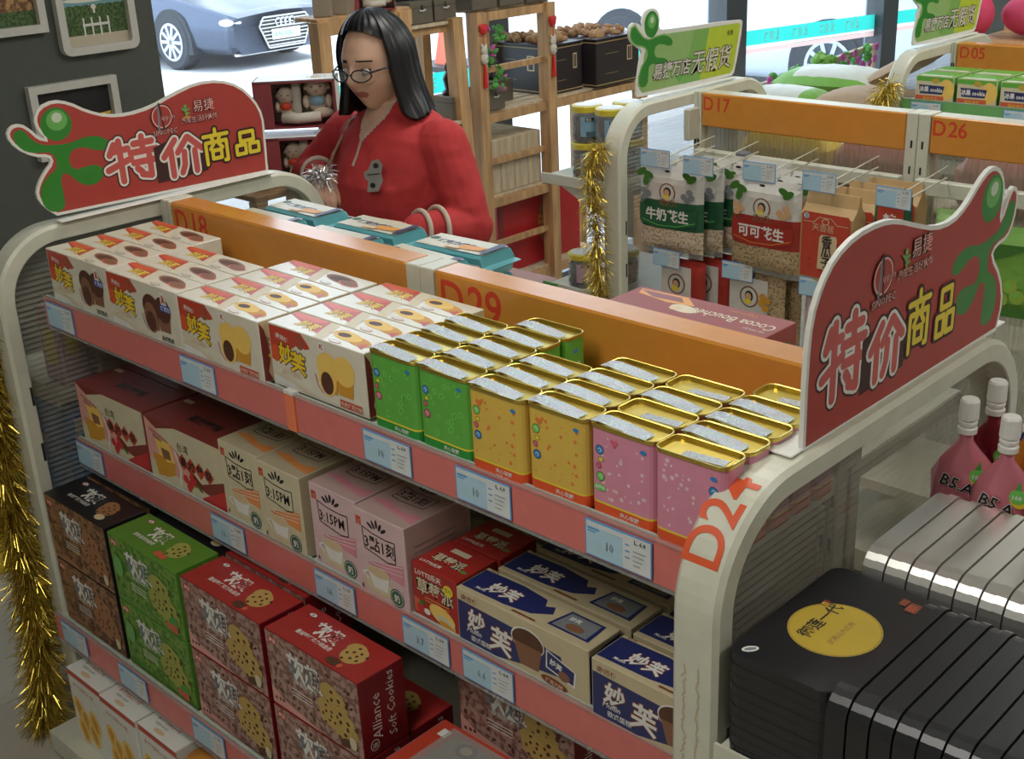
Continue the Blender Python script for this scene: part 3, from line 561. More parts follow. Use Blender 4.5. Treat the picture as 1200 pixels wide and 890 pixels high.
# candy tins: body, lid recess, foil sticker (characters on the print are left out)
def rr(w, d, r, n=4):
    p = []
    for cx, cy, a0 in ((w / 2 - r, d / 2 - r, 0), (-w / 2 + r, d / 2 - r, 90), (-w / 2 + r, -d / 2 + r, 180), (w / 2 - r, -d / 2 + r, 270)):
        for k in range(n + 1): a = math.radians(a0 + 90 * k / n); p.append((cx + r * math.cos(a), cy + r * math.sin(a)))
    return p
def lofts(b, rings, m, cap0=True, cap1=True):
    n = len(rings[0]); vs = [p for r in rings for p in r]; fs = []
    for i in range(len(rings) - 1):
        for k in range(n): fs.append((i * n + k, i * n + (k + 1) % n, (i + 1) * n + (k + 1) % n, (i + 1) * n + k))
    if cap0: fs.append(tuple(range(n))[::-1])
    if cap1: fs.append(tuple((len(rings) - 1) * n + k for k in range(n)))
    b.add(vs, fs, m)
def tin(kind):
    w, d, h, r = .112, .052, .136, .013; b = MB(); body, band, band2 = {'g': ('tin_green', 'tin_dkgreen', 'sign_yellow'), 'y': ('tin_yellow', 'tin_orange', 'sign_yellow'), 'p': ('tin_pink', 'tin_orange', 'sign_yellow'), 'q': ('tin_pink', 'tin_orange', 'sign_yellow')}[kind]
    R_ = lambda s, z: [(x * s, y * s, z) for x, y in rr(w, d, r)]
    def ring(z, e=0): return [(x, y, z) for x, y in rr(w + e, d + e, r + e / 2)]
    lofts(b, [ring(0), ring(.018)], band, True, False); lofts(b, [ring(.018), ring(.021)], band2, False, False); lofts(b, [ring(.021), ring(h - .001)], body, False, False)
    F = Face(b, (-w / 2 + r, -d / 2, 0), (1, 0, 0), (0, 0, 1)); W_ = w - 2 * r
    rnd = random.Random({'g': 3, 'y': 5, 'p': 8, 'q': 12}[kind])
    for k in range(30):
        x, z = rnd.uniform(.002, W_ - .002), rnd.uniform(.028, h - .012); s = rnd.uniform(.0012, .0035)
        if kind == 'g': F.ell(x, z, s * 1.6, s * 1.6, 'dot_green', 12); F.ell(x, z, s, s, 'tin_green', 12)
        elif kind == 'y': F.ell(x, z, s, s, 'dot_red', 10)
        else: F.ell(x, z, s, s, 'dot_white', 10)
        F.k = 1 if k < 29 else 3
    def lolly(x, z, m):
        F.ell(x, z, .0075, .0075, 'ink_black', 16); F.ell(x, z, .0066, .0066, m, 16); F.stroke([(x - .003, z), (x, z + .003), (x + .003, z), (x, z - .003)], .001, 'white')
    ms = {'g': ['candy_blue', 'candy_pink'], 'y': ['dot_green', 'candy_blue'], 'p': ['candy_blue', 'dot_green'], 'q': ['candy_blue', 'candy_pink']}[kind]; x0 = .002 if kind != 'q' else W_ - .008
    lolly(x0 + .004, .100, ms[0]); F.ell(x0 + .006, .086, .005, .004, 'ink_black', 8); F.ell(x0 + .006, .086, .0042, .0033, 'sign_yellow', 8); F.ell(x0 + .002, .076, .005, .005, 'ink_black', 8); F.ell(x0 + .002, .076, .0042, .0042, 'candy_pink', 8); lolly(x0 + .005, .060, ms[1])
    if kind in 'yp':
        hx, hz = (.012, .115) if kind == 'y' else (.032, .118)
        F.ell(hx - .003, hz, .0035, .0035, 'dot_red' if kind == 'y' else 'candy_pink', 10); F.ell(hx + .003, hz, .0035, .0035, 'dot_red' if kind == 'y' else 'candy_pink', 10); F.poly([(hx - .006, hz - .001), (hx + .006, hz - .001), (hx, hz - .009)], 'dot_red' if kind == 'y' else 'candy_pink')
    if kind == 'p': F.ell(.006, .043, .011, .0055, 'dot_green', 16); F.text('草莓味', -.003, .0405, .006, 'white', .02)
    F.ell(W_ - .004, .118, .0055, .0032, 'candy_blue', 14)
    F.text('夹心软糖', W_ - .045, .0085, .0085, 'white', .01); F.text('净含量  60克', W_ - .045, .0022, .0048, 'white', .0)
    R2 = Face(b, (w / 2, -d / 2 + r, 0), (0, 1, 0), (0, 0, 1)); R2.ell(.012, .11, .006, .0036, 'candy_blue', 12); R2.rect(.004, .04, .022, .09, 'white'); R2.rect(.005, .06, .021, .061, 'ink_grey')
    o = b.build('candy_tin', smooth=False)
    l = MB(); lofts(l, [ring(h - .004, .003), ring(h, .0035), ring(h + .0015, .002), ring(h + .001, -.002), ring(h - .005, -.004)], 'gold_foil', False, True); l.build('lid', o, smooth=False)
    s = MB()
    if kind == 'q': prof = [(-.018, -.0025), (.05, .001), (.0535, .0055)]; y0, y1 = -.020, -.003
    else: prof = [(-.0565, .0022), (-.040, .0045), (.0, .002), (.036, -.0028)]; y0, y1 = -.0235, .003
    vs = [(x, y, h + z) for x, z in prof for y in (y0, y1)]; s.add(vs, [(2 * i, 2 * i + 2, 2 * i + 3, 2 * i + 1) for i in range(len(prof) - 1)], 'hologram'); s.build('foil_seal', o)
    return Proto(tag(o, cat='tin'))
PT = {k: tin(k) for k in 'gypq'}
tn = {'g': 'green candy tin with pale circles', 'y': 'yellow candy tin with orange spots', 'p': 'pink spotted candy tin, seal at left', 'q': 'pink spotted candy tin, seal at right'}
tc = [(1.184, 'gggg', 'leftmost tin column'), (1.300, 'ggggg', 'second tin column'), (1.418, 'yyy', 'third tin column'), (1.532, 'yyyy', 'fourth tin column'), (1.650, 'pqpq', 'fifth tin column'), (1.766, 'qpppq', 'tin column beside the near frame')]
ys = [.0, .0, -.006, .0, .002, -.004]
for ci, (cx, seq, cn) in enumerate(tc):
    for r, k in enumerate(seq):
        PT[k].put((cx + random.uniform(-.001, .001), ys[ci] + .030 + r * .0555, zT), random.uniform(-.012, .012), '%s, %s in the %s' % (tn[k], ORD[r], cn), 'candy tins on the top shelf')
# ---- second shelf
zM = .790
def simple_proto(name, w, d, h, base, fn, mtop=None, mright=None, cat='carton'):
    b = MB(); b.cbox(-w / 2, w / 2, -d / 2, d / 2, 0, h, base, mtop=mtop, mright=mright); A, T, R = frames(b, w, d, h); fn(A, T, R); return Proto(tag(b.build(name), cat=cat))
def f_cran(A, T, R):
    A.poly([(.002, .002), (.002, .146), (.10, .10), (.19, .03), (.28, .002)], 'pink_pale'); A.poly([(.10, .10), (.04, .125), (.12, .146), (.285, .146), (.285, .07), (.2, .04)], 'tea_cream'); A.poly([(.002, .002), (.285, .002), (.285, .018), (.1, .03), (.002, .05)], 'tea_cream')
    A.poly([(.20, .01), (.285, .05), (.285, .002), (.19, .002)], 'cran_red'); A.ell(.03, .112, .022, .020, 'pink_pale')
    A.poly([(.035, .10), (.09, .105), (.105, .06), (.05, .05)], 'gold_cake'); A.poly([(.02, .065), (.07, .062), (.08, .02), (.03, .012)], 'gold_cake2'); A.poly([(.055, .085), (.088, .083), (.09, .062), (.06, .06)], 'choc_light'); A.poly([(.05, .05), (.105, .06), (.10, .03), (.06, .015)], 'gold_cake2'); A.stroke([(.11, .09), (.125, .05), (.115, .01)], .006, 'sign_white')
    A.text('台湾', .12, .098, .022, 'ink_black', .0)
    for k in range(4):
        x = .138 + k * .031; z = .074 - k * .0015; A.poly([(x - .019, z), (x, z + .020), (x + .019, z), (x, z - .020)], 'carton_red'); A.text('蔓越莓酥'[k], x - .011, z - .009, .024, 'ink_black', .02)
    for x, z in ((.14, .035), (.158, .028), (.175, .036), (.15, .018), (.165, .045)): A.ell(x, z, .009, .010, 'cran_red', 12)
    A.ell(.19, .03, .014, .005, 'leaf', a=-.7); A.text('传统糕点 用心制作', .02, .118, .0085, 'choc_light', ang=-.25); A.text('健康美味', .03, .106, .0085, 'choc_light', ang=-.25)
    T.text('蔓越莓酥', .10, .045, .028, 'ink_black', .03); T.text('台湾', .12, .078, .014, 'ink_black'); T.rect(.01, .095, .04, .108, 'tan'); T.text('LO CITY', .012, .098, .007, 'white')
PC = simple_proto('pastry_carton', .288, .118, .148, 'maroon', f_cran)
for x, y, l in ((.155, .020, 'front left at the end of the middle shelf'), (.155, .140, 'back left on the middle shelf'), (.452, .020, 'front right, touching the cream tea cartons'), (.452, .140, 'back right on the middle shelf')):
    PC.put((x + .006, y + .062, zM), .01, 'dark red cranberry pastry carton, ' + l, 'cranberry pastry cartons')
def f_tea(top, acc, lat):
    def f(A, T, R):
        A.rect(.006, .140, .020, .157, 'carton_red'); A.text('三', .0085, .1425, .010, 'tea_cream')
        for k in range(5): A.ell(.062 + (k - 2) * .009, .148 + .004 * (2 - abs(k - 2)), .0035, .009, 'ink_black', 8, a=-(k - 2) * .5)
        fr = [(.022, .140), (.05, .134), (.085, .132), (.108, .134), (.107, .092), (.085, .088), (.055, .093), (.025, .098), (.022, .140)]
        A.stroke(fr, .0022, 'ink_black'); A.text('3:15PM' if lat else '3點1刻', .025, .102, .030 if lat else .031, 'ink_black', .015, sx=.82 if lat else .92)
        A.poly([(.03, .07), (.07, .082), (.126, .096), (.126, .055), (.10, .058), (.06, .06)], acc)
        for k in range(3): A.stroke([(.04, .066 + .006 * k), (.08, .07 + .006 * k), (.124, .074 + .009 * k)], .0012, 'white')
        A.ell(.058, .030, .042, .018, 'tan'); A.ell(.058, .031, .038, .015, 'tea_cream'); A.poly([(.028, .058), (.088, .058), (.078, .024), (.042, .024)], 'white'); A.ell(.058, .058, .030, .011, 'tea_cream'); A.ell(.058, .058, .026, .008, 'tan'); A.stroke([(.028, .052), (.016, .046), (.028, .036)], .004, 'white')
        A.ell(.104, .024, .018, .018, 'badge_green', 24); A.ell(.104, .024, .0155, .0155, 'sign_white', 24); A.ell(.104, .024, .0145, .0145, 'badge_green', 24); A.text('奶', .0965, .0175, .016, 'sign_white', .02); A.text('6', .008, .012, .014, 'ink_black', .02)
        T.stroke([(.024, .11), (.05, .105), (.11, .108), (.108, .07), (.05, .066), (.026, .07), (.024, .11)], .002, 'ink_black'); T.text('3:15PM' if lat else '3點1刻', .028, .078, .028, 'ink_black', .015, sx=.86)
        for k in range(5): T.ell(.064 + (k - 2) * .009, .122, .003, .007, 'ink_black', 8, a=-(k - 2) * .5)
        T.poly([(.0, .045), (.04, .055), (.09, .04), (.132, .05), (.132, .02), (.08, .028), (.04, .035)], acc); T.rect(.05, .13, .064, .142, 'carton_red')
        R.rect(.003, .003, .150, .168, top); 
        for k in range(9): R.rect(.02, .03 + k * .012, .12, .032 + k * .012, 'ink_grey')
    return f
specs = [('tea_cream', 'tea_top', 'tea_orange', 0), ('tea_cream', 'tea_top', 'tea_orange', 1), ('tea_pink', 'tea_pink_top', 'tea_rose', 1), ('tea_pink', 'tea_pink_top', 'tea_rose', 0)]
for i, ((bm, tm, ac, lat), (x, yy)) in enumerate(zip(specs, ((.668, 0), (.806, -.006), (.962, .0), (1.102, -.010)))):
    pr = simple_proto('milk_tea_carton', .134, .158, .172, bm, f_tea(tm, ac, lat), mtop=tm)
    pr.put((x, .022 + .079 + yy, zM), 0, '%s milk tea carton lettered %s on its front' % (('cream', 'cream', 'pale pink', 'pale pink')[i], '3:15PM' if lat else '3點1刻'), 'milk tea cartons')
    if i in (0, 1): pr.put((x, .022 + .079 + yy + .161, zM), 0, 'cream milk tea carton in deep shade, behind the %s front one' % ('leftmost' if i == 0 else 'second'), 'milk tea cartons')
def f_straw(A, T, R):
    A.text('LOTTE乐天', .008, .088, .013, 'white', .02); A.otext('草莓派', .010, .055, .033, [('ink_black', .06), ('tea_cream', .02)], sx=.92); A.ell(.090, .082, .0115, .011, 'sign_yellow', 18); A.text('夹心', .082, .080, .008, 'leaf', .02)
    for k in range(2): A.rect(.03, .047 - k * .006, .09, .049 - k * .006, 'tea_orange')
    A.poly([(.002, .042), (.02, .036), (.03, .016), (.002, .012)], 'fruit_red'); A.ell(.022, .033, .009, .005, 'leaf', a=.5); A.ell(.018, .022, .010, .008, 'cran_red'); A.ell(.034, .02, .008, .006, 'white')
    A.ell(.072, .026, .032, .017, 'gold_cake', a=-.25); A.ell(.080, .016, .024, .010, 'tea_cream', a=-.25); A.ell(.084, .009, .022, .007, 'gold_cake2', a=-.2)
    T.otext('草莓派', .018, .030, .026, [('ink_black', .06), ('tea_cream', .02)], sx=.92); T.ell(.098, .030, .007, .004, 'leaf_green'); T.rect(.03, .065, .072, .078, 'pale_tan'); T.text('LOTTE乐天', .008, .012, .010, 'white', .02)
    R.text('LOTTE乐天', .012, .080, .014, 'white', .02); R.text('草莓派', .02, .05, .02, 'ink_black')
PS = simple_proto('fruit_pie_carton', .112, .094, .108, 'strawberry', f_straw)
PS.put((1.228, .020 + .048, zM), 0, 'bright red strawberry pie carton at the front of the middle shelf', 'strawberry pie cartons'); PS.put((1.232, .020 + .146, zM), .02, 'bright red strawberry pie carton standing behind the other', 'strawberry pie cartons')
def f_blue(A, T, R):
    A.poly([(.002, .003), (.002, .082), (.13, .078), (.165, .066), (.185, .078), (.20, .070), (.23, .068), (.24, .03), (.16, .02), (.08, .004)], 'navy'); A.text('康师傅', .010, .084, .013, 'brown_ink', .01)
    A.otext('妙', .022, .040, .040, [('brown_ink', .07), ('white', .03)], ang=-.05, shear=.1); A.otext('芙', .072, .022, .050, [('brown_ink', .06), ('white', .025)], ang=-.05, shear=.1); A.text('Muffin', .020, .027, .014, 'white', .01, shear=.25); A.text('欧式蛋糕', .03, .013, .0115, 'white', .01)
    A.ell(.160, .066, .036, .024, 'sign_white', 22); A.ell(.160, .065, .034, .022, 'cookie_dark', 22); A.poly([(.13, .058), (.19, .058), (.182, .018), (.142, .018)], 'choc_light')
    A.poly([(.20, .070), (.262, .052), (.258, .022), (.198, .036)], 'sign_white'); A.poly([(.202, .067), (.258, .051), (.255, .026), (.201, .038)], 'navy'); A.text('妙芙', .206, .047, .013, 'white', .03, ang=-.25); A.ell(.236, .034, .012, .009, 'choc_light')
    A.ell(.215, .013, .028, .0085, 'brown_ink', a=-.08); A.text('巧克力味', .196, .010, .0095, 'tan', .02, ang=-.08)
    T.poly([(.002, .010), (.002, .070), (.09, .073), (.145, .066), (.155, .05), (.17, .058), (.18, .040), (.15, .020), (.10, .012)], 'navy'); T.text('康师傅', .01, .072, .006, 'brown_ink'); T.otext('妙芙', .042, .026, .032, [('brown_ink', .07), ('white', .03)], shear=.1); T.text('Muffin', .026, .018, .009, 'white', .01, shear=.2)
    T.poly([(.188, .016), (.198, .066), (.268, .066), (.272, .016)], 'navy'); T.poly([(.194, .020), (.202, .062), (.262, .062), (.264, .020)], 'ink_grey'); T.text('妙芙', .208, .046, .011, 'white', .03); T.ell(.232, .032, .018, .009, 'choc_light')
    T.rect(.12, .006, .17, .010, 'brown_ink')
    R.poly([(.002, .002), (.002, .092), (.076, .098), (.076, .002)], 'navy'); R.text('Muffin', .02, .025, .014, 'teal_band', .01)
PB = simple_proto('blue_muffin_carton', .287, .078, .104, 'box_gold', f_blue)
for x, y, l in ((1.430, .018, 'front of the middle shelf beside the strawberry pies'), (1.442, .105, 'directly behind the front one'), (1.729, .010, 'half hidden by the D24 frame, in front'), (1.738, .098, 'half hidden by the D24 frame, behind')):
    PB.put((x, y + .039, zM), .0, 'navy and gold muffin carton, ' + l, 'navy and gold muffin cartons')
PB.put((1.45, .192 + .039, zM), 0, 'navy and gold muffin carton, third back beside the strawberry pies', 'navy and gold muffin cartons')
# ---- third shelf: cookie cartons stacked two high
zL = .376
def cookie(A, x, y, r, m, chips='cookie_dark', a=0):
    A.ell(x, y, r, r * .92, m, 16, a); A.ell(x - r * .35, y + r * .5, r * .8, r * .6, m, 14, a)
    for k in range(9):
        t = k * 2.4; q = r * (.25 + .09 * k); A.ell(x + q * math.cos(t), y + q * .9 * math.sin(t), r * .11, r * .14, chips, 7, t)
def f_cook(mtop, mprint, mc, mcap, side):
    def f(A, T, R):
        A.rect(.001, .001, .269, .164, mprint); A.poly([(.001, .001), (.001, .04), (.04, .02), (.09, .012), (.15, .001)], mcap)
        rnd = random.Random(4)
        for k in range(34):
            x, y = rnd.uniform(.01, .26), rnd.uniform(.008, .158); A.ell(x, y, rnd.uniform(.003, .007), rnd.uniform(.002, .005), 'cookie_dark' if mtop != 'cookie_green' else 'leaf', 7, rnd.uniform(0, 3)); A.k = 3 if k < 33 else 6
        A.ell(.022, .146, .015, .008, 'carton_red'); A.text('康台', .0125, .142, .010, 'white', .02)
        A.text('软趣', .0635, .0925, .056, 'ink_grey', .02, sx=.95, ang=-.04); A.text('软趣', .061, .095, .056, 'sign_white', .028, sx=.95, ang=-.04); A.text('软曲奇饼干', .08, .078, .014, 'sign_white')
        for k in range(3): A.rect(.07, .062 - k * .007, .13, .064 - k * .007, 'sign_white')
        cookie(A, .200, .088, .036, mc); cookie(A, .222, .050, .038, mc); cookie(A, .180, .058, .028, mc)
        if mtop == 'cookie_green': A.ell(.030, .09, .018, .026, 'fig_light'); A.ell(.235, .035, .020, .012, 'leaf_green', a=.5); A.ell(.235, .018, .014, .011, 'fruit_red'); A.ell(.215, .02, .010, .009, 'fruit_red')
        else: A.ell(.225, .02, .018, .009, 'cookie_dark', a=.4); A.ell(.245, .028, .010, .014, 'tea_cream')
        T.ell(.040, .085, .012, .007, 'cookie_red' if mtop == 'cookie_black' else 'cookie_red_side'); T.ell(.040, .085, .0095, .005, 'sign_white'); T.text('康', .0355, .0815, .008, 'cookie_red'); T.text('软趣', .070, .050, .040, 'sign_white', .028, ang=-.03)
        T.text({'cookie_black': '咖啡巧克力味曲奇', 'cookie_green': '清新香桃味曲奇', 'cookie_red': '蔓越莓巧克力味曲奇'}[mtop], .055, .030, .0125, 'sign_white', .01, sx=.9)
        cookie(T, .200, .052, .028, mc if mtop != 'cookie_red' else 'cookie'); 
        if mtop == 'cookie_green': T.ell(.175, .020, .012, .009, 'fruit_red'); T.ell(.195, .018, .011, .008, 'fruit_red')
        elif mtop == 'cookie_red': T.ell(.185, .016, .018, .010, 'cookie_dark'); T.ell(.205, .014, .006, .006, 'fruit_red')
        else: T.ell(.215, .022, .016, .010, 'tea_cream'); T.ell(.213, .022, .006, .005, 'gold_cake')
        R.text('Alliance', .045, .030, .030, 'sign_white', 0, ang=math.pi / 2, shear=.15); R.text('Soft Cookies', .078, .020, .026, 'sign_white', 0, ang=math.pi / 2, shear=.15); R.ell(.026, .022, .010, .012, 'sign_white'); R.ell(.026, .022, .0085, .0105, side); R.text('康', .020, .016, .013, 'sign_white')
    return f
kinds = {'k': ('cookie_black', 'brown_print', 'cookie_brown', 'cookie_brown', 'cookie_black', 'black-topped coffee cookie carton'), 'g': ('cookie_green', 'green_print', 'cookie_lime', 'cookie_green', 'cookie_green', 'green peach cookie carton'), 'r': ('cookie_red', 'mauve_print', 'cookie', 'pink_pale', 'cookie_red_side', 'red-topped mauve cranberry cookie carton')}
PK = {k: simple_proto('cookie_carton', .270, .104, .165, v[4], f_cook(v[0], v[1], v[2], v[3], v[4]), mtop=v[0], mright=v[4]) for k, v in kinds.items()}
for k, x, y, lv, l in (('k', .170, 0, 0, 'lower of the front pair at the left end'), ('k', .170, 0, 1, 'upper of the front pair at the left end'), ('g', .455, 0, 0, 'lower of the front pair'), ('g', .455, 0, 1, 'upper of the front pair'),
        ('r', .740, 0, 0, 'lower of the left front pair'), ('r', .740, 0, 1, 'upper of the left front pair'), ('r', 1.024, 0, 0, 'lower of the right front pair'), ('r', 1.024, 0, 1, 'upper of the right front pair'),
        ('k', .170, 1, 0, 'bottom one behind the front pair at the left end'), ('k', .170, 1, 1, 'top one behind the front pair at the left end'), ('k', .455, 1, 0, 'behind the green pair, lower'), ('k', .455, 1, .93, 'behind the green pair, upper'),
        ('r', .735, 1, 0, 'lower one behind the left red pair'), ('r', .735, 1, 1, 'upper one behind the left red pair'), ('r', 1.02, 1, 0, 'single one low behind the right red pair'), ('r', 1.36, 1.55, .0, 'low one behind the window-lidded carton, left')):
    PK[k].put((x, -.11 + .053 + y * .112, zL + lv * .168), random.uniform(-.008, .008), kinds[k][5] + ', ' + l, 'soft cookie cartons on the third shelf')
PK['r'].put((1.36, .116, zL + .168), .02, 'red-topped mauve cranberry cookie carton, shaded upper one behind the window-lidded carton', 'soft cookie cartons on the third shelf')
b = MB(); w, d, h = .34, .155, .19; b.cbox(-w / 2, w / 2, -d / 2, d / 2, 0, h, 'sign_white', mtop='ink_grey'); A, T, R = frames(b, w, d, h)
A.rect(0, h - .018, .06, h, 'carton_red'); A.rect(.002, .13, .05, .15, 'carton_red'); A.rect(.002, .11, .05, .118, 'carton_red'); A.rect(.06, .02, .33, .15, 'silver_tin'); A.poly([(.07, .10), (.20, .13), (.20, .12), (.07, .09)], 'carton_red')
T.rect(.002, .002, .338, .158, 'carton_red'); T.poly([(.05, .02), (.05, .14), (.33, .14), (.33, .02)], 'mdf'); T.text('巧克力曲奇', .10, .085, .028, 'tan'); T.ell(.095, .12, .022, .018, 'cookie_dark'); T.ell(.095, .12, .013, .010, 'tan'); T.rect(.02, .12, .04, .14, 'white')
o = b.build('gift_cookie_carton'); tag(o, 'white and red cookie carton with a clear window lid, at the bottom edge', 'carton'); o.location = (1.37, -.035, .377)
l = MB(); l.cbox(-w / 2 + .04, w / 2 - .005, -d / 2 + .004, d / 2 - .01, h + .002, h + .010, 'clear_plastic', .002); l.build('clear_window_lid', o)
def f_but(A, T, R):
    A.rect(0, .19, .155, .205, 'carton_red'); A.text('BUTTERFLY PIE', .02, .165, .014, 'carton_red', .01, ang=-.05)
    for x, z in ((.03, .10), (.055, .075), (.085, .05), (.035, .04), (.10, .09)): A.ell(x, z, .024, .036, 'gold_cake', 14, .3); A.ell(x, z, .012, .026, 'gold_cake2', 12, .3)
    T.rect(.001, .055, .152, .072, 'carton_red'); T.text('BUTTERFLY PIE', .022, .038, .0145, 'carton_red', .01, sx=.9); T.text('蝴蝶酥 黄油味', .03, .026, .008, 'ink_grey'); T.ell(.068, .014, .02, .006, 'tan'); T.ell(.105, .056, .012, .006, 'tan'); T.rect(.02, .06, .05, .066, 'sign_white')
PF = simple_proto('pastry_carton', .153, .075, .208, 'sign_white', f_but)
for i, (x, y) in enumerate(((.165, 0), (.325, -.004), (.485, 0))):
    PF.put((x, -.165 + .04 + y, .076), .0, 'white and red butterfly pie carton, %s' % ['leftmost', 'middle of three', 'rightmost of three, cut by the picture edge'][i], 'butterfly pie cartons')
b = MB(); b.lathe([(.0, 0), (.05, 0), (.052, .02), (.052, .19), (.046, .205), (0, .21)], (0, 0, 0), 18, 'orange'); o = b.build('snack_canister', smooth=True); o.location = (.63, -.13, .076); tag(o, 'orange-yellow round snack canister at the bottom edge beside the butterfly pies', 'canister')
# ---- price tags in the rails
def tagp(num):
    w, h = .118, .058; b = MB(); b.cbox(-w / 2, w / 2, -.001, .001, 0, h, 'tag_blue', .0004); F = Face(b, (-w / 2, -.001, 0), (1, 0, 0), (0, 0, 1), 1e-4)
    F.rect(.002, .002, w - .002, h - .002, 'tag_light'); F.rect(.068, .002, w - .002, h - .002, 'tag_white'); F.rect(.004, h - .010, w - .004, h - .004, 'tag_white'); F.rect(.005, h - .015, .026, h - .012, 'tag_blue'); F.rect(.005, h - .019, .02, h - .017, 'tag_blue')
    for k in range(3): F.rect(.072, .040 - .010 * k, .080, .042 - .010 * k, 'tag_blue')
    F.text('L. 6.0', .088, h - .012, .009, 'ink_black', .02)
    for k in range(4): F.rect(.086, .034 - .007 * k, .108 - .003 * k, .035 - .007 * k, 'ink_grey')
    if num: F.text(num, .036, .018, .020, 'ink_grey', 0, sx=.8)
    return Proto(tag(b.build('price_tag'), cat='price tag'))
PG = {n: tagp(n) for n in ('', '10', '16', '3.7', '6.6')}
row = {1: ('top rail', -.0085, 1.081), 2: ('middle rail', .0055, .728), 3: ('bottom rail', -.1315, .316)}
for r, x, n, l in ((1, .074, '', 'under the far-left muffin cartons'), (1, .618, '', 'under the third muffin column'), (1, 1.171, '10', 'under the green tins'), (1, 1.392, '10', 'under the yellow tins'), (1, 1.655, '10', 'under the pink tins, nearest the D24 frame'),
        (2, .061, '', 'at the left end under the cranberry cartons'), (2, .620, '16', 'under the cream tea cartons'), (2, .965, '16', 'under the pink tea cartons'), (2, 1.213, '3.7', 'under the strawberry pie carton'), (2, 1.364, '6.6', 'left end under the navy carton'),
        (3, .097, '', 'at the left end under the black-topped cartons'), (3, .360, '', 'under the green cookie cartons'), (3, .658, '', 'under the left red-topped cartons')):
    nm, y, z = row[r]; PG[n].put((x, y, z + .004), 0, 'blue price tag, %s, %s' % (nm, l), 'price tags in the rails')
# ------------------------------------------------------------------ goods on the back shelf of the near gondola
def wafer():
    b = MB(); L, w, h = .250, .100, .052; n = 12; vs = []; rnd = random.Random(2)
    prof = [(-w / 2, 0), (-w / 2, h * .9), (-w * .42, h), (w * .42, h), (w / 2, h * .9), (w / 2, 0)]
    st = [(-L / 2, .02, 1), (-L / 2 + .018, .15, 1), (-L / 2 + .026, 1, 1)] + [(-L / 2 + .026 + (L - .052) * k / 6, 1, 1) for k in range(1, 7)] + [(L / 2 - .018, .15, 1), (L / 2, .02, 1)]
    for x, s, _ in st:
        for y, z in prof: vs.append((x + rnd.uniform(-.001, .001), y * (1 if s > .5 else 1.04), h * .5 + (z - h * .5) * s + rnd.uniform(-.0008, .0008)))
    K = len(prof); fs = [(i * K + j, (i + 1) * K + j, (i + 1) * K + (j + 1) % K, i * K + (j + 1) % K) for i in range(len(st) - 1) for j in range(K)]
    b.add(vs, fs, 'wafer_blue'); F = Face(b, (-L / 2 + .026, -w / 2, h + .0012), (1, 0, 0), (0, 1, 0), 3e-4); W_ = L - .052
    F.rect(.0, .010, W_, w - .008, 'sign_white'); F.rect(.002, .012, W_ - .002, w - .010, 'wafer_cream'); F.ell(.016, .058, .013, .010, 'badge_green'); F.text('巧克力威化', .034, .040, .023, 'navy2', .03, sx=.95)
    for k in range(5): F.poly([(.105 + k * .014, .018 + k * .002), (.118 + k * .014, .018 + k * .002), (.124 + k * .014, .050), (.110 + k * .014, .050)], 'wafer_orange'); 
    F.rect(.08, .014, .12, .028, 'tan'); F.poly([(W_ - .014, .012), (W_, .012), (W_, w - .01), (W_ - .02, w - .01)], 'navy2')
    Fs = Face(b, (-L / 2 + .026, -w / 2 - .0012, 0), (1, 0, 0), (0, 0, 1), 3e-4); Fs.rect(0, .03, W_, .034, 'sign_white'); Fs.text('威化', .02, .008, .016, 'navy2', .02)
    return Proto(tag(b.build('wafer_pack'), cat='snack'))
PW = wafer(); zb = 1.139
for ci, x in enumerate((.165, .440, .712)):
    for ri, y in enumerate((.490, .605)):
        for lv in (0, 1): PW.put((x + .012 * ri, y, zb + lv * .054), random.uniform(-.05, .05), 'teal wafer pack, %s layer, %s row, %s pile behind the header board' % (('lower', 'upper')[lv], ('near', 'far')[ri], ('left', 'middle', 'right')[ci]), 'wafer packs behind the header board')
b = MB(); w, d, h = .36, .125, .058; b.cbox(-w / 2, w / 2, -d / 2, d / 2, 0, h, 'box_maroon'); A, T, R = frames(b, w, d, h)
T.poly([(.01, .115), (.12, .12), (.16, .085), (.10, .075), (.02, .09)], 'wafer_orange'); T.poly([(.012, .11), (.11, .112), (.13, .09), (.06, .085)], 'maroon'); T.ell(.15, .062, .032, .018, 'pale_tan', a=-.2); T.ell(.135, .058, .014, .012, 'tan'); T.rect(.002, .002, .20, .008, 'white')
T.text('Cocoa Bouchée', .350, .080, .040, 'pale_tan', .01, ang=math.pi, sx=.72, res=3); T.text('Cappuccino', .29, .108, .013, 'wafer_orange', 0, ang=math.pi); T.text('TRUFFLES', .345, .045, .011, 'pale_tan', 0, ang=math.pi)
R.text('CB', .03, .015, .03, 'pale_tan'); R.ell(.09, .02, .016, .008, 'leaf')
o = b.build('chocolate_carton'); tag(o, 'dark maroon chocolate carton lying flat behind the D29 header board', 'carton'); o.location = (1.302, .662, zb)
b = MB(); b.cbox(-.05, .05, -.04, .04, 0, .098, 'sign_yellow'); o = b.build('snack_carton'); tag(o, 'yellow snack carton peeping over the header board beside the red sign', 'carton'); o.location = (1.60, .47, zb)
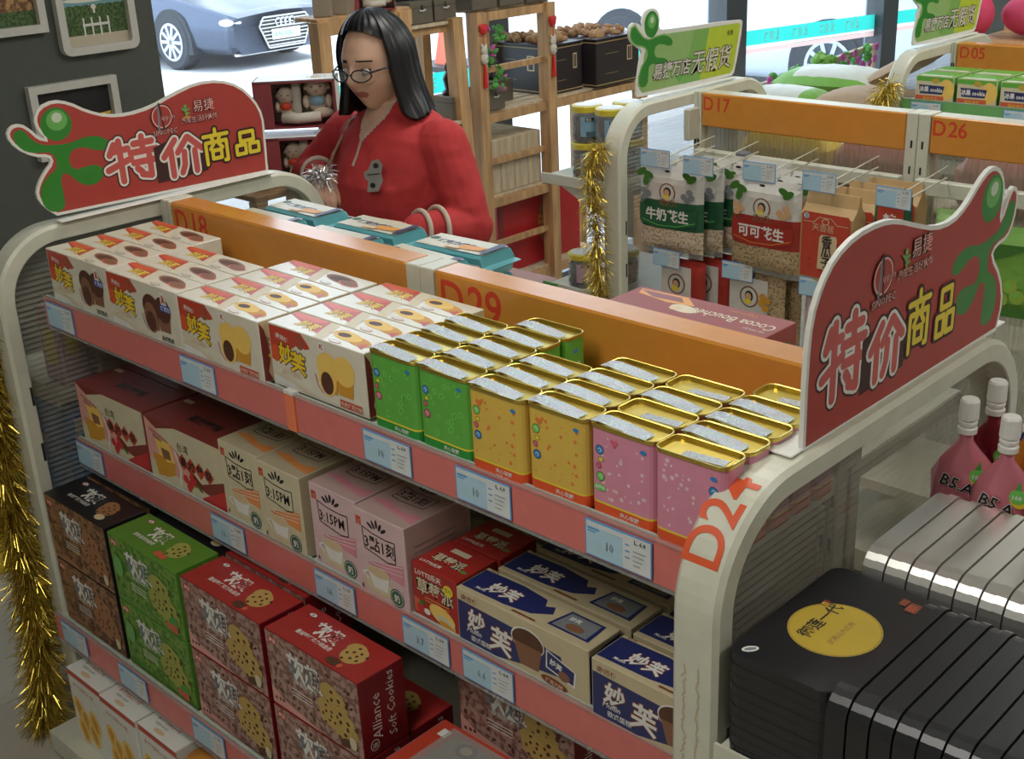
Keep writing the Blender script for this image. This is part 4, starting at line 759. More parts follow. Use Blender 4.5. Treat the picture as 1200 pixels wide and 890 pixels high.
# ------------------------------------------------------------------ right end-cap: tea tins, metal cases, drink pouches
zE = .9355
b = MB(); pts = rr(.148, .262, .022, 5); lofts(b, [[(x, y, 0) for x, y in pts], [(x, y, .0285) for x, y in pts], [(x * .99, y * .993, .030) for x, y in pts]], 'black_tin')
Rg = lambda s, z: [(x * s, y * (1 + (s - 1) * .56), z) for x, y in pts]; lofts(b, [Rg(1.012, .0125), Rg(1.012, .0145)], 'ink_black')
Pb = Proto(tag(b.build('tea_tin'), cat='tin'))
for k in range(5):
    o = Pb.put((1.955, .052, zE + .0302 * k), random.uniform(-.006, .006), 'flat black tea tin beside the frame, %s of the stack of five' % ['bottom', 'second from the bottom', 'middle', 'second from the top', 'top, gold round emblem'][k], 'flat black tins')
m = MB(); F = Face(m, (0, 0, .0302), (1, 0, 0), (0, 1, 0)); F.ell(.006, -.008, .058, .060, 'emblem_gold', 40); F.ell(.006, -.008, .0565, .0585, 'ink_black', 40); F.ell(.006, -.008, .056, .058, 'emblem_gold', 40)
F.text('御莲一代', -.010, -.046, .022, 'ink_black', .02, ang=math.pi / 2); F.text('武夷山大红袍', .020, -.04, .010, 'choc_light', 0, ang=math.pi / 2); F.rect(-.038, .030, -.030, .044, 'maroon'); F.text('茶', -.030, .031, .009, 'sign_yellow', 0, ang=math.pi / 2)
F.rect(.05, .085, .066, .108, 'brown_ink'); F.text('印', .062, .088, .014, 'fruit_red', 0, ang=math.pi / 2); F.rect(.038, .094, .048, .110, 'brown_ink'); F.ell(-.050, -.112, .011, .006, 'sign_white', 16, .9); F.ell(-.050, -.112, .008, .003, 'ink_grey', 12, .9)
m.build('printed_emblem', o)
def case(mt, z, yd, th, name, rad):
    b = MB(); pts = [(y, zz + z / 2) for y, zz in rr(yd, z, rad, 5)]; h1 = th * .52
    b.prism(pts, (-th / 2, 0, 0), (0, 1, 0), (0, 0, 1), (1, 0, 0), h1, mt); o = b.build(name)
    l = MB(); p2 = [(y * 1.012, (zz - z / 2) * 1.015 + z / 2 + .001) for y, zz in pts]
    l.prism(p2, (-th / 2 + h1 + .0006, 0, 0), (0, 1, 0), (0, 0, 1), (1, 0, 0), th * .48 - .0015, mt); l.build('lid', o); tag(o, cat='tin'); return Proto(o)
Pk = case('black_tin', .178, .262, .0265, 'tea_tin', .03); Ps = case('silver_tin', .178, .245, .0315, 'tea_tin', .034)
nth = ['first', 'second', 'third', 'fourth', 'fifth', 'sixth', 'seventh', 'eighth', 'ninth', 'tenth', 'eleventh', 'twelfth', 'thirteenth']
for k in range(13): Pk.put((2.052 + k * .0275, .02, zE + .001), 0, 'black tea tin standing on edge, %s from the flat stack' % nth[k], 'black tins on edge')
for k in range(11): Ps.put((1.930 + k * .0325, .318, zE + .001), 0, 'silver tea tin standing on edge, %s from the ribbed panel' % nth[k], 'silver tins on edge')
def pouch(mt):
    b = MB(); n = 20; rings = []
    for z, w, d in ((0, .052, .026), (.012, .056, .031), (.06, .054, .034), (.12, .052, .032), (.17, .048, .026), (.20, .040, .018), (.222, .020, .013), (.232, .0115, .0115), (.262, .0105, .0105)):
        r = []
        for k in range(n):
            a = 2 * math.pi * k / n; q = .88 * (1 + (.07 * math.sin(3 * a + z * 70) + .06 * math.sin(5 * a - z * 110) + .04 * math.sin(9 * a + z * 160) if .03 < z < .22 else 0)); c, s_ = math.cos(a), math.sin(a)
            r.append((w * q * math.copysign(abs(c) ** .8, c), d * q * math.copysign(abs(s_) ** .8, s_), z))
        rings.append(r)
    lofts(b, rings, mt); F = Face(b, (-.045, -.034, 0), (1, 0, 0), (0, 0, 1), 4e-4)
    F.rect(.016, .06, .074, .125, 'pouch_pink' if mt == 'pouch_pink' else mt); F.o.y = -.0262; F.otext('B5.A', .014, .168, .026, [('white', .05), ('ink_black', .02)], ang=-.3); F.poly([(.06, .12), (.072, .14), (.064, .075), (.056, .08)], 'ink_black'); F.rect(.018, .05, .034, .075, 'navy2'); F.rect(.02, .052, .032, .06, 'sign_white')
    F.ell(.070, .184, .012, .015, 'sign_yellow', 16, .4); F.ell(.069, .188, .012, .012, 'dot_green', 16); F.text('100', .060, .183, .010, 'sign_white', .03); F.poly([(.064, .199), (.074, .199), (.071, .214)], 'leaf_green')
    o = b.build('drink_pouch', smooth=True); c = MB(); c.lathe([(.0110, .244), (.0145, .245), (.0145, .253), (.0115, .255), (.0138, .259), (.0138, .263), (.0118, .265), (.0148, .268), (.0140, .296), (.0120, .299), (0, .299)], (0, 0, 0), 20, 'cap_white'); c.build('cap', o); return Proto(tag(o, cat='drink'))
PP = {m: pouch(m) for m in ('pouch_pink', 'pouch_orange', 'pouch_blue', 'pouch_dark')}
for m, x, y, l in (('pouch_pink', 1.912, .500, 'pink drink pouch with white cap, nearest the ribbed panel in front'), ('pouch_pink', 1.985, .475, 'pink drink pouch with white cap, second in the front row'), ('pouch_pink', 2.075, .470, 'pink drink pouch with white cap, cut by the right picture edge'),
        ('pouch_dark', 1.915, .590, 'dark red drink pouch against the ribbed panel behind the first pink one'), ('pouch_orange', 1.985, .560, 'orange drink pouch with white cap behind the pink ones'), ('pouch_orange', 2.060, .560, 'orange drink pouch at the right, partly behind a pink one'), ('pouch_blue', 1.968, .690, 'blue drink pouch with white cap, farthest back'), ('pouch_orange', 2.06, .665, 'orange drink pouch at the back right'), ('pouch_pink', 2.15, .560, 'pink drink pouch at the far right, second row')):
    PP[m].put((x, y, zE), random.uniform(.1, .5), l, 'spouted drink pouches')
# ------------------------------------------------------------------ left end-cap: water bottles, wrapped packs
def bottle():
    b = MB(); b.lathe([(0, 0), (.030, 0), (.034, .006), (.034, .05), (.031, .055), (.034, .06), (.034, .165), (.030, .19), (.014, .215), (.013, .225), (0, .225)], (0, 0, 0), 18, 'bottle_plastic'); o = b.build('water_bottle', smooth=True)
    c = MB(); c.lathe([(.0345, .075), (.0345, .155)], (0, 0, 0), 18, 'water_blue', caps=False); c.build('label', o, smooth=True); c = MB(); c.lathe([(.0, .222), (.015, .222), (.015, .245), (0, .247)], (0, 0, 0), 14, 'water_blue'); c.build('cap', o); return Proto(tag(o, cat='bottle'))
PO = bottle(); i = 0
for x in (-.35, -.275, -.20, -.125):
    for y in (-.01, .065, .14):
        PO.put((x, y, .201), 0, 'blue-labelled water bottle, %s column, %s row on the low side shelf' % (['outermost', 'second', 'third', 'innermost'][int(i / 3)], ORD[i % 3]), 'water bottles on the side shelf'); i += 1
for k in range(4):
    b = MB(); b.cbox(-.05, .05, -.035, .035, 0, .19, ['label_pink', 'tea_pink', 'plush_pink', 'pink_pale'][k], .006); F = Face(b, (.05, -.035, 0), (0, 1, 0), (0, 0, 1)); F.text('水果糖', .018, .16, .034, 'sign_yellow', .05, ang=-math.pi / 2); F2 = Face(b, (-.05, -.035, 0), (1, 0, 0), (0, 0, 1)); F2.rect(.02, .05, .08, .14, 'sign_yellow')
    o = b.build('candy_carton'); tag(o, 'pink candy carton with yellow lettering behind the ribbed panel, %s from the front' % ORD[k].replace('front', 'first'), 'carton', 'pink cartons behind the ribbed panel'); o.location = (-.15, .09 + .09 * k, .881)
for k in range(4):
    b = MB(); b.cbox(-.09, .09, -.06, .06, 0, .17, 'water_blue', .02); F = Face(b, (.09, -.06, 0), (0, 1, 0), (0, 0, 1)); F.rect(.02, .05, .10, .09, 'sign_white'); F.k += 2
    o = b.build('tissue_pack'); tag(o, 'blue wrapped pack behind the ribbed panel, %s' % ['lower near', 'lower far', 'upper near', 'upper far'][k], 'pack', 'blue packs behind the ribbed panel'); o.location = (-.20, .10 + .135 * (k % 2), .53 + .172 * (k // 2))
b = MB(); b.cbox(-.40, -.082, .02, .70, .50, .528, 'cream_metal', .003); b.build('end_shelf', g1)
b = MB(); b.cbox(-.17, .17, -.12, .12, 0, .05, 'sign_yellow', .01); o = b.build('floor_mat'); tag(o, 'yellow flat box on the floor at the left picture edge', 'box'); o.location = (-1.12, .19, 0)
# ------------------------------------------------------------------ tinsel garlands
def tinsel(name, pts, rad, n, m, label, cat='garland', seed=1, wd=.0022):
    rnd = random.Random(seed); b = MB(); P = [Vector(p) for p in pts]; L = [0]
    for a, c in zip(P[:-1], P[1:]): L.append(L[-1] + (c - a).length)
    b.tube(P, .002, 5, m)
    for k in range(n):
        t = rnd.random() * L[-1]; i = max(j for j in range(len(L)) if L[j] <= t); i = min(i, len(P) - 2); f = (t - L[i]) / max(L[i + 1] - L[i], 1e-6); c = P[i].lerp(P[i + 1], f)
        d = Vector((rnd.gauss(0, 1), rnd.gauss(0, 1), rnd.gauss(-.25, .6))).normalized(); r = rad * rnd.uniform(.55, 1.1); s = d.orthogonal().normalized(); s.rotate(mathutils.Quaternion(d, rnd.random() * 6.3))
        mid = c + d * r * .55 + Vector((0, 0, .08 * r)); e = c + d * r + Vector((0, 0, -.22 * r)) + s * rnd.uniform(-.2, .2) * r; w = wd * rnd.uniform(.6, 1.2); up = s * w
        tw = s.copy(); tw.rotate(mathutils.Quaternion(d, 1.2)); tw *= w
        b.add([c - up / 2, c + up / 2, mid + tw / 2, mid - tw / 2, e + up * .3, e - up * .3], [(0, 1, 2, 3), (3, 2, 4, 5)], m)
    o = b.build(name); return tag(o, label, cat)
TG1 = [(-.10, -.12, 1.16), (-.10, -.12, 1.038), (-.10, -.125, .918), (-.10, -.13, .792), (-.10, -.14, .616), (-.10, -.13, .503), (-.10, -.13, .404), (-.10, -.14, .249), (-.10, -.15, .172), (-.10, -.165, .02)]
tinsel('tinsel_garland', TG1, .074, 6500, 'tinsel_gold', 'bushy gold tinsel garland hanging down the left end frame', seed=3, wd=.0032)
tinsel('tinsel_garland', [(.14, 1.775, 1.19), (.105, 1.76, 1.12), (.115, 1.76, 1.02), (.125, 1.76, .92), (.13, 1.76, .82), (.135, 1.76, .72), (.145, 1.76, .60), (.12, 1.77, .5)], .058, 2600, 'tinsel_gold', 'gold tinsel garland hanging on the frame beside the snack jars', seed=5)
tinsel('tinsel_garland', [(.385, 3.15, 1.20), (.35, 3.13, 1.12), (.335, 3.13, 1.04), (.35, 3.13, .9)], .075, 1500, 'tinsel_gold', 'gold tinsel garland on the far shelf frame beside the brown sacks', seed=6)
# ------------------------------------------------------------------ packets on peg hooks
def bagmesh(b, w, h, T, mfun, nx=12, ny=16, seed=1, crimp=.012, taper=0):
    rnd = random.Random(seed); vs = []; fs = []; ms = []
    def th(a, c): return T * max(0, 1 - abs(2 * a - 1) ** 3.5) ** .6 * max(0, min(1, (c * h - crimp) / .03, ((1 - c) * h - crimp) / .03)) ** .6
    for sd in (-1, 1):
        k0 = len(vs)
        for j in range(ny + 1):
            for i in range(nx + 1):
                a, c = i / nx, j / ny; t = th(a, c); ww = w * (1 - taper * c * c)
                vs.append(((a - .5) * ww + (rnd.uniform(-.0015, .0015) if 0 < i < nx else 0), sd * (t / 2 + .0003) + rnd.uniform(-1, 1) * .0008 * (t > 0), c * h))
        for j in range(ny):
            for i in range(nx):
                q = (k0 + j * (nx + 1) + i, k0 + j * (nx + 1) + i + 1, k0 + (j + 1) * (nx + 1) + i + 1, k0 + (j + 1) * (nx + 1) + i)
                fs.append(q if sd < 0 else q[::-1]); ms.append(mfun((i + .5) / nx, (j + .5) / ny, sd))
    for m in set(ms): 
        k0 = len(b.v)
        if m == ms[0]: pass
    k0 = len(b.v); b.v += vs
    for f, m in zip(fs, ms): b.f.append(tuple(k0 + q for q in f)); b.m.append(b.mi(m))
def nutbag(col, nuts, txt, small=False):
    w, h, T = (.235, .285, .042) if not small else (.17, .25, .035)
    def mf(a, c, sd):
        if c < .055: return 'film'
        if c < .34: return nuts
        if c < .60: return col
        return 'peanut_white'
    b = MB(); bagmesh(b, w, h, T, mf, seed=len(txt)); F = Face(b, (-w / 2, -T / 2 - .0012, 0), (1, 0, 0), (0, 0, 1), 2e-4)
    F.poly([(.012, .105), (.07, .088), (.14, .09), (w - .012, .112), (w - .012, .16), (.14, .15), (.07, .152), (.012, .165)], col); F.stroke([(.02, .112), (.08, .098), (.15, .101), (w - .02, .12)], .002, 'dot_green' if col == 'dk_green' else 'wafer_orange')
    F.text(txt, .034, .118, .040 if not small else .03, 'sign_white', .03)
    F.ell(.115, .205, .030, .030, 'choc_light', 22); F.ell(.115, .205, .025, .026, 'peanut_white', 22); F.ell(.115, .207, .014, .015, 'ink_black', 16); F.ell(.113, .204, .010, .012, 'skin_tan', 14); F.ell(.112, .190, .014, .008, 'sign_yellow', 12); F.rect(.075, .186, .155, .189, 'peanut_white'); F.text('胡太太', .085, .165, .022, 'choc_light', .01)
    for x, y, a in ((.02, .262, .6), (.045, .255, -.3), (.038, .238, 1.2), (.19, .262, -.4), (.205, .255, .5)): F.ell(x, y, .020, .011, 'leaf', 12, a)
    for x, y in ((.03, .185), (.045, .197), (.028, .205), (.19, .19), (.205, .20), (.198, .215), (.178, .20)): F.ell(x, y, .012, .010, 'skin_tan' if col != 'dk_green' else 'ink_grey', 10)
    F.ell(w / 2, h - .012, .010, .004, 'ink_black')
    return Proto(tag(b.build('nut_packet', smooth=False), cat='snack'))
PN = {'g': nutbag('dk_green', 'nuts', '牛奶花生'), 'r': nutbag('bag_red', 'nuts_brown', '可可花生')}
def hook(x, z, yb, yf, par):
    b = MB(); b.tube([(x, yb, z + .012), (x, yb - .01, z + .012), (x, yf + .01, z - .004), (x, yf, z + .006)], .0026, 6, 'cream_metal'); b.tube([(x, yb, z + .045), (x, yb - .01, z + .045), (x, yf - .004, z + .020)], .002, 6, 'cream_metal'); b.build('peg_hook', par)
def hung(P, x, zt, h, ys, lab, grp, dx=0):
    for k, y in enumerate(ys): P.put((x + dx * k, y, zt - h), random.uniform(-.05, .05), '%s, %s on its hook' % (lab, ORD[k]), grp)
hs = [(.29, 1.128), (.455, 1.128), (.665, 1.13), (.865, 1.13), (1.075, 1.125)]
for x, z in hs: hook(x + .02, z, 2.14, 1.865, g2)
for x, z in ((.33, .832), (.60, .832), (.87, .835)): hook(x, z, 2.15, 1.86, g2)
hung(PN['g'], .335, 1.128, .285, (1.88, 1.94, 2.0, 2.06), 'green-banded white packet of milk peanuts', 'milk peanut packets', .03)
hung(PN['r'], .690, 1.135, .285, (1.86, 1.93, 2.0), 'red-banded packet of cocoa peanuts right of the green ones', 'cocoa peanut packets', .015)
PN['r'].put((.50, 2.02, .85), 0, 'red-banded packet of cocoa peanuts half hidden between two hooks', 'cocoa peanut packets'); PN['r'].put((.52, 2.075, .85), 0, 'red-banded packet of cocoa peanuts deepest between two hooks', 'cocoa peanut packets')
def seedbag():
    w, h = .165, .26; b = MB(); vs = []; prof = [(0, .030), (.01, .036), (.20, .034), (.225, .012), (.26, .002)]
    rings = [[(-w / 2, -t, z), (w / 2, -t, z), (w / 2 + (.0 if t < .02 else 0), t, z), (-w / 2, t, z)] for z, t in prof]; lofts(b, rings, 'kraft')
    F = Face(b, (-w / 2, -.0375, 0), (1, 0, 0), (0, 0, 1), 4e-4); F.poly([(.006, .02), (.006, .20), (.012, .208), (w - .012, .208), (w - .006, .20), (w - .006, .02)], 'packet_red'); F.stroke([(.012, .180), (.045, .180), (.06, .196), (.10, .196), (.118, .180), (w - .012, .180)], .002, 'tan'); F.ell(.082, .185, .012, .010, 'tan', 14); F.ell(.082, .185, .009, .007, 'packet_red', 12)
    F.text('天香居', .04, .158, .024, 'tan', .0); F.poly([(.062, .048), (.066, .14), (.072, .148), (.118, .148), (.122, .14), (.118, .048)], 'tan')
    for k, c in enumerate('香瓜子'): F.text(c, .073, .118 - .031 * k, .034, 'ink_black', .025)
    F.ell(.022, .197, .009, .009, 'peanut_white', 12); F.rect(.018, .19, .026, .203, 'label_blue'); F.text('净', .034, .05, .010, 'choc'); F.text('含', .034, .07, .010, 'choc')
    return Proto(tag(b.build('seed_pouch'), cat='snack'))
PQ = seedbag(); hung(PQ, .892, 1.118, .26, (1.885, 1.965, 2.045, 2.115), 'red and kraft paper pouch of melon seeds', 'melon seed pouches', .022)
def smallbag(name, col, w, h, txt, tcol, deco=None, T=.035):
    b = MB(); bagmesh(b, w, h, T, lambda a, c, s: 'film' if c < .04 else col, seed=len(name) + int(w * 1000)); F = Face(b, (-w / 2, -T / 2 - .0015, 0), (1, 0, 0), (0, 0, 1), 3e-4)
    if deco: deco(F, w, h)
    F.text(txt, w * .2, h * .42, w * .3, tcol, .03); return Proto(tag(b.build(name), cat='snack'))
def d_red(F, w, h): F.rect(w * .15, h * .55, w * .85, h * .85, 'carton_red'); F.text('辣', w * .3, h * .6, w * .35, 'sign_white', .03)
smallbag('snack_packet', 'dk_green', .105, .20, '豆干', 'fruit_red', d_red).put((1.048, 1.93, .925), .1, 'small dark green packet with a red panel right of the melon seeds', 'hanging snack packets')
smallbag('snack_packet', 'pale_green', .15, .22, '绿豆糕', 'leaf', lambda F, w, h: F.rect(w * .1, h * .05, w * .9, h * .3, 'leaf_green')).put((1.25, 1.93, .89), .1, 'pale green packet on the hook above the right red sign', 'hanging snack packets')
def d_lady(F, w, h):
    F.rect(.012, h * .30, w * .75, h - .02, 'peanut_white'); F.ell(w * .42, h * .68, .034, .034, 'choc_light', 20); F.ell(w * .42, h * .68, .028, .029, 'peanut_white', 20); F.ell(w * .42, h * .69, .015, .017, 'ink_black', 14); F.ell(w * .41, h * .68, .011, .013, 'skin_tan', 12); F.ell(w * .4, h * .62, .014, .008, 'sign_yellow', 10)
PL = smallbag('nut_packet', 'bag_red', .17, .25, '', 'ink_black', d_lady)
hung(PL, .375, .835, .25, (1.89, 1.95, 2.01), 'white-fronted nut packet on the lower hook under the green packets', 'lower nut packets', .06)
def d_lady2(F, w, h):
    d_lady(F, w, h)
    for x, y in ((.13, .16), (.145, .145), (.15, .17), (.135, .18)): F.ell(x, y, .013, .011, 'gold_cake2', 10)
PL2 = smallbag('nut_packet', 'nuts_brown', .20, .25, '', 'ink_black', d_lady2); hung(PL2, .655, .85, .25, (1.88, 1.95), 'clear nut packet with white label under the cocoa peanuts', 'lower nut packets', .01)
smallbag('snack_packet', 'tea_pink', .16, .25, '芝麻糖', 'maroon', lambda F, w, h: F.ell(w * .5, h * .75, .012, .02, 'ink_black', 12)).put((.90, 1.88, .585), 0, 'pink packet on the lower hook beside the right red sign', 'hanging snack packets')
def d_grape(F, w, h):
    for x, y in ((.04, .09), (.075, .085), (.11, .09), (.055, .06), (.09, .055), (.13, .065)): F.ell(x, y, .019, .019, 'grape', 16); F.ell(x - .005, y + .005, .006, .006, 'dot_green', 10)
    F.rect(.01, .01, w - .01, .035, 'leaf'); F.poly([(.01, .2), (.01, .14), (.10, .17), (.16, .2)], 'leaf')
smallbag('snack_packet', 'sack_green', .19, .24, '', 'ink_black', d_grape, T=.05).put((1.395, 1.89, .86), .15, 'green grape snack packet behind the right red sign, at the picture edge', 'hanging snack packets')
PH = tagp('')
PH.o['category'] = 'price tag'
for x, z, l in ((.290, 1.118, 'leftmost above the milk peanuts'), (.452, 1.113, 'second above the milk peanuts'), (.665, 1.122, 'above the cocoa peanuts'), (.860, 1.118, 'above the melon seed pouches'), (1.085, 1.105, 'right of the melon seed pouches'), (1.345, 1.112, 'above the right red sign'), (.335, .806, 'lower row, under the milk peanuts'), (.60, .812, 'lower row, under the cocoa peanuts'), (.868, .812, 'lower row, under the melon seeds')):
    o = PH.put((x, 1.852, z + .006), random.uniform(-.1, .1), 'blue and white price tag on a peg hook, ' + l, 'price tags on peg hooks'); o.scale = (.9, 1, .95)
# goods seen through the ribbed back panel
for x0, x1, m, l in ((.30, .62, 'sign_yellow', 'yellow wrapped pack behind the ribbed panel under D17'), (.64, .94, 'pink_pale', 'red wrapped pack behind the ribbed panel under D17'), (1.04, 1.32, 'pink_pale', 'red wrapped pack behind the ribbed panel under D26'), (1.34, 1.52, 'film', 'clear plastic tub behind the ribbed panel under D26')):
    b = MB(); b.cbox(-(x1 - x0) / 2, (x1 - x0) / 2, -.09, .09, 0, .165, m, .04); o = b.build('wrapped_pack'); tag(o, l, 'pack'); o.location = ((x0 + x1) / 2, 2.36, 1.001)
# ------------------------------------------------------------------ jars on the end shelves of the second gondola
for z in (1.012, .620):
    b = MB(); b.cbox(-.262, .128, 1.935, 2.45, z - .022, z, 'cream_metal', .003); b.cbox(-.262, .128, 1.932, 1.937, z - .025, z + .012, 'cream_metal', .002); b.prism([(-.2, 0), (.128, 0), (.128, -.14), (.10, -.14)], (0, 1.945, z - .022), (1, 0, 0), (0, 0, 1), (0, 1, 0), .004, 'cream_metal'); b.build('end_shelf', g2)
b = MB(); b.cbox(-.266, -.20, 1.925, 1.931, .60, .632, 'leaf_green', .001); tag(b.build('shelf_clip'), 'small green clip at the corner of the low end shelf', 'clip')
def jar(lm):
    b = MB(); b.lathe([(0, .003), (.044, .003), (.046, .012), (.046, .085), (0, .088)], (0, 0, 0), 14, 'jar_dark'); rnd = random.Random(9)
    for k in range(70): a = rnd.random() * 6.28; b.ell((.044 * math.cos(a), .044 * math.sin(a), rnd.uniform(.01, .08)), .006, .006, .005, 'jar_dark', 5, 3)
    o = b.build('snack_jar'); g = MB(); g.lathe([(0, 0), (.050, 0), (.0515, .004), (.0515, .095), (.048, .102)], (0, 0, 0), 22, 'jar_glass', caps=False); g.build('glass_body', o, smooth=True)
    l = MB(); l.lathe([(.050, .100), (.053, .101), (.053, .118), (.050, .121), (.046, .1215), (.0, .1205)], (0, 0, 0), 24, 'jar_yellow', caps=False); l.lathe([(.042, .1225), (0, .1225)], (0, 0, 0), 22, 'peanut_white', caps=False); l.build('lid', o)
    p = MB(); vs = []; n = 8
    for k in range(n + 1): a = math.radians(-75 + 80 * k / n); vs += [(.0522 * math.cos(a), .0522 * math.sin(a), .022), (.0522 * math.cos(a), .0522 * math.sin(a), .088)]
    p.add(vs, [(2 * k, 2 * k + 2, 2 * k + 3, 2 * k + 1) for k in range(n)], lm); a = math.radians(-40); d = Vector((math.cos(a), math.sin(a), 0)); u = Vector((-d.y, d.x, 0)); F = Face(p, d * .0535 - u * .02, u, (0, 0, 1), 3e-4); F.rect(.004, .075, .034, .086, 'ink_black'); F.text('蜜饯', .006, .076, .010, 'sign_white')
    for k in range(9): F.rect(.008 + k * .003, .024, .0095 + k * .003, .040, 'ink_black'); F.k = 2
    p.build('label', o); return Proto(tag(o, cat='jar'))
PJ = {'b': jar('label_blue'), 'p': jar('label_pink')}
for m, x, y, z, l in (('b', -.115, 2.005, 1.0125, 'lower front left jar of the upper stack'), ('b', -.112, 2.005, 1.136, 'upper front left jar of the upper stack'), ('b', -.005, 1.998, 1.0125, 'lower right jar beside the tinsel'), ('b', -.003, 1.998, 1.136, 'upper right jar beside the tinsel'), ('b', -.03, 2.12, 1.0125, 'lower jar at the back'), ('b', -.03, 2.12, 1.136, 'upper jar at the back'),
        ('p', -.145, 2.005, .6205, 'single jar on the low end shelf in front, pink label'), ('p', -.05, 2.12, .6205, 'second jar on the low end shelf, behind the pink-labelled one')):
    PJ[m].put((x, y, z), 0, 'yellow-lidded snack jar, ' + l, 'yellow-lidded snack jars')
# ------------------------------------------------------------------ far gondola goods
def f_bis(A, T, R):
    A.rect(.002, .075, .142, .092, 'tin_green'); A.ell(.118, .048, .030, .038, 'gold_cake', 18); A.ell(.075, .078, .016, .010, 'emblem_gold'); A.poly([(.012, .062), (.11, .060), (.104, .030), (.018, .030)], 'navy'); A.text('冰果 cookie', .016, .038, .022, 'sign_white', .03, sx=.8); A.rect(.002, .004, .11, .024, 'fruit_red'); A.text('酥性饼干', .03, .007, .014, 'sign_yellow'); T.rect(.002, .03, .142, .09, 'tin_green'); T.rect(.01, .01, .13, .028, 'sign_white')
PX = simple_proto('biscuit_pack', .146, .11, .095, 'tea_cream', f_bis, mtop='tin_green', mright='tin_green', cat='snack')
for k in range(6):
    for r in range(2): PX.put((.525 + .160 * k, 3.27 + .13 * r, 1.1345), .02, 'small cream and green biscuit pack on the far shelf, %s from the left, %s row' % (nth[k], ('front', 'back')[r]), 'biscuit packs under D05')
PV1 = smallbag('snack_bag', 'sign_white', .21, .15, '', 'ink_black', lambda F, w, h: (F.rect(.01, .08, .09, .14, 'carton_red'), F.text('锅巴', .02, .09, .03, 'sign_white', .02), F.ell(.15, .10, .03, .02, 'gold_cake2'), [F.ell(.04 + .02 * q, .04 + .01 * (q % 3), .012, .008, 'leaf', 8) for q in range(7)]), T=.06)
PV2 = smallbag('snack_bag', 'pale_green', .21, .15, '', 'ink_black', lambda F, w, h: (F.rect(.02, .03, .13, .13, 'sign_white'), F.ell(.075, .08, .02, .025, 'sign_yellow'), F.text('果', .15, .10, .03, 'fruit_red', .02)), T=.06)
PV1.put((.60, 3.24, .919), 0, 'white snack bag with a red corner under the green rail', 'snack bags under the biscuit packs'); PV2.put((.86, 3.24, .919), 0, 'pale green snack bag with a white panel under the green rail', 'snack bags under the biscuit packs'); PV1.put((1.10, 3.24, .919), 0, 'white snack bag with a red corner at the right picture edge', 'snack bags under the biscuit packs')
for k, (x, l) in enumerate(((.51, 'left one'), (.86, 'right one'))): PG[''].put((x, 3.191, 1.079), 0, 'blue and white price tag in the green rail, ' + l, 'price tags in the green rail')
b = MB(); b.cbox(-.035, .035, -.002, .002, 0, .12, 'sign_white', .001); F = Face(b, (-.035, -.002, 0), (1, 0, 0), (0, 0, 1))
for k in range(7): F.rect(.0, .008 + .016 * k, .07, .015 + .016 * k, 'stripe_blue'); F.k = 1
o = b.build('striped_card'); tag(o, 'white card with blue stripes at the foot of the far frame', 'card'); o.location = (.43, 3.17, .955)
# sacks on a low table between the two far gondolas
b = MB(); b.cbox(-.62, .12, 3.60, 4.36, .93, .96, 'wood_pale', .004)
tb_ = b.build('display_table'); tag(tb_, 'pale wooden table under the rice sack and brown paper sacks', 'table')
for x, y in ((-.57, 3.65), (.07, 3.65), (-.57, 4.31), (.07, 4.31)): l = MB(); l.box(x - .025, x + .025, y - .025, y + .025, 0, .93, 'wood_pale'); l.build('leg', tb_)
def pillow(name, w, d, h, m, loc, rz, label, cat, deco=None, ry=0):
    b = MB(); n = 14; vs = []; fs = []; rnd = random.Random(int(w * 1000) + int(loc[0] * 100))
    for sd in (1, -1):
        k0 = len(vs)
        for j in range(n + 1):
            for i in range(n + 1):
                a, c = 2 * i / n - 1, 2 * j / n - 1; t = h / 2 * max(0, (1 - abs(a) ** 3)) ** .55 * max(0, (1 - abs(c) ** 3)) ** .55; vs.append((a * w / 2 * (1 - .05 * c * c), c * d / 2 * (1 - .05 * a * a), h / 2 + sd * t + rnd.uniform(-.002, .002)))
        for j in range(n):
            for i in range(n): q = (k0 + j * (n + 1) + i, k0 + j * (n + 1) + i + 1, k0 + (j + 1) * (n + 1) + i + 1, k0 + (j + 1) * (n + 1) + i); fs.append(q if sd > 0 else q[::-1])
    mm = [m if not deco else deco((sum(vs[q][0] for q in f) / 4) / w, (sum(vs[q][1] for q in f) / 4) / d, k < len(fs) / 2) for k, f in enumerate(fs)]
    b.v = vs
    for f, q in zip(fs, mm): b.f.append(f); b.m.append(b.mi(q))
    o = b.build(name, smooth=True); tag(o, label, cat); o.location = loc; o.rotation_euler = (0, ry, rz); return o
pillow('rice_sack', .50, .36, .13, 'sack_green', (-.38, 4.08, .961), .12, 'green and white plastic rice sack lying on the table', 'sack', lambda a, c, t: 'sack_white' if t and a > -.25 and abs(c) < .4 else 'sack_green')
pillow('rice_sack', .40, .20, .09, 'sack_green', (-.40, 3.72, .961), -.03, 'small green plastic rice sack nearer the front edge of the table', 'sack', lambda a, c, t: 'sack_white' if t and abs(a) < .3 else 'sack_green')
pillow('paper_sack', .42, .34, .10, 'paper_brown', (-.02, 3.78, .961), -.05, 'brown paper sack lying flat beside the gold tinsel', 'sack')
pillow('paper_sack', .40, .30, .08, 'paper_brown', (-.04, 4.14, 1.07), .1, 'brown paper sack leaning upward on the flat one', 'sack', ry=-.5)
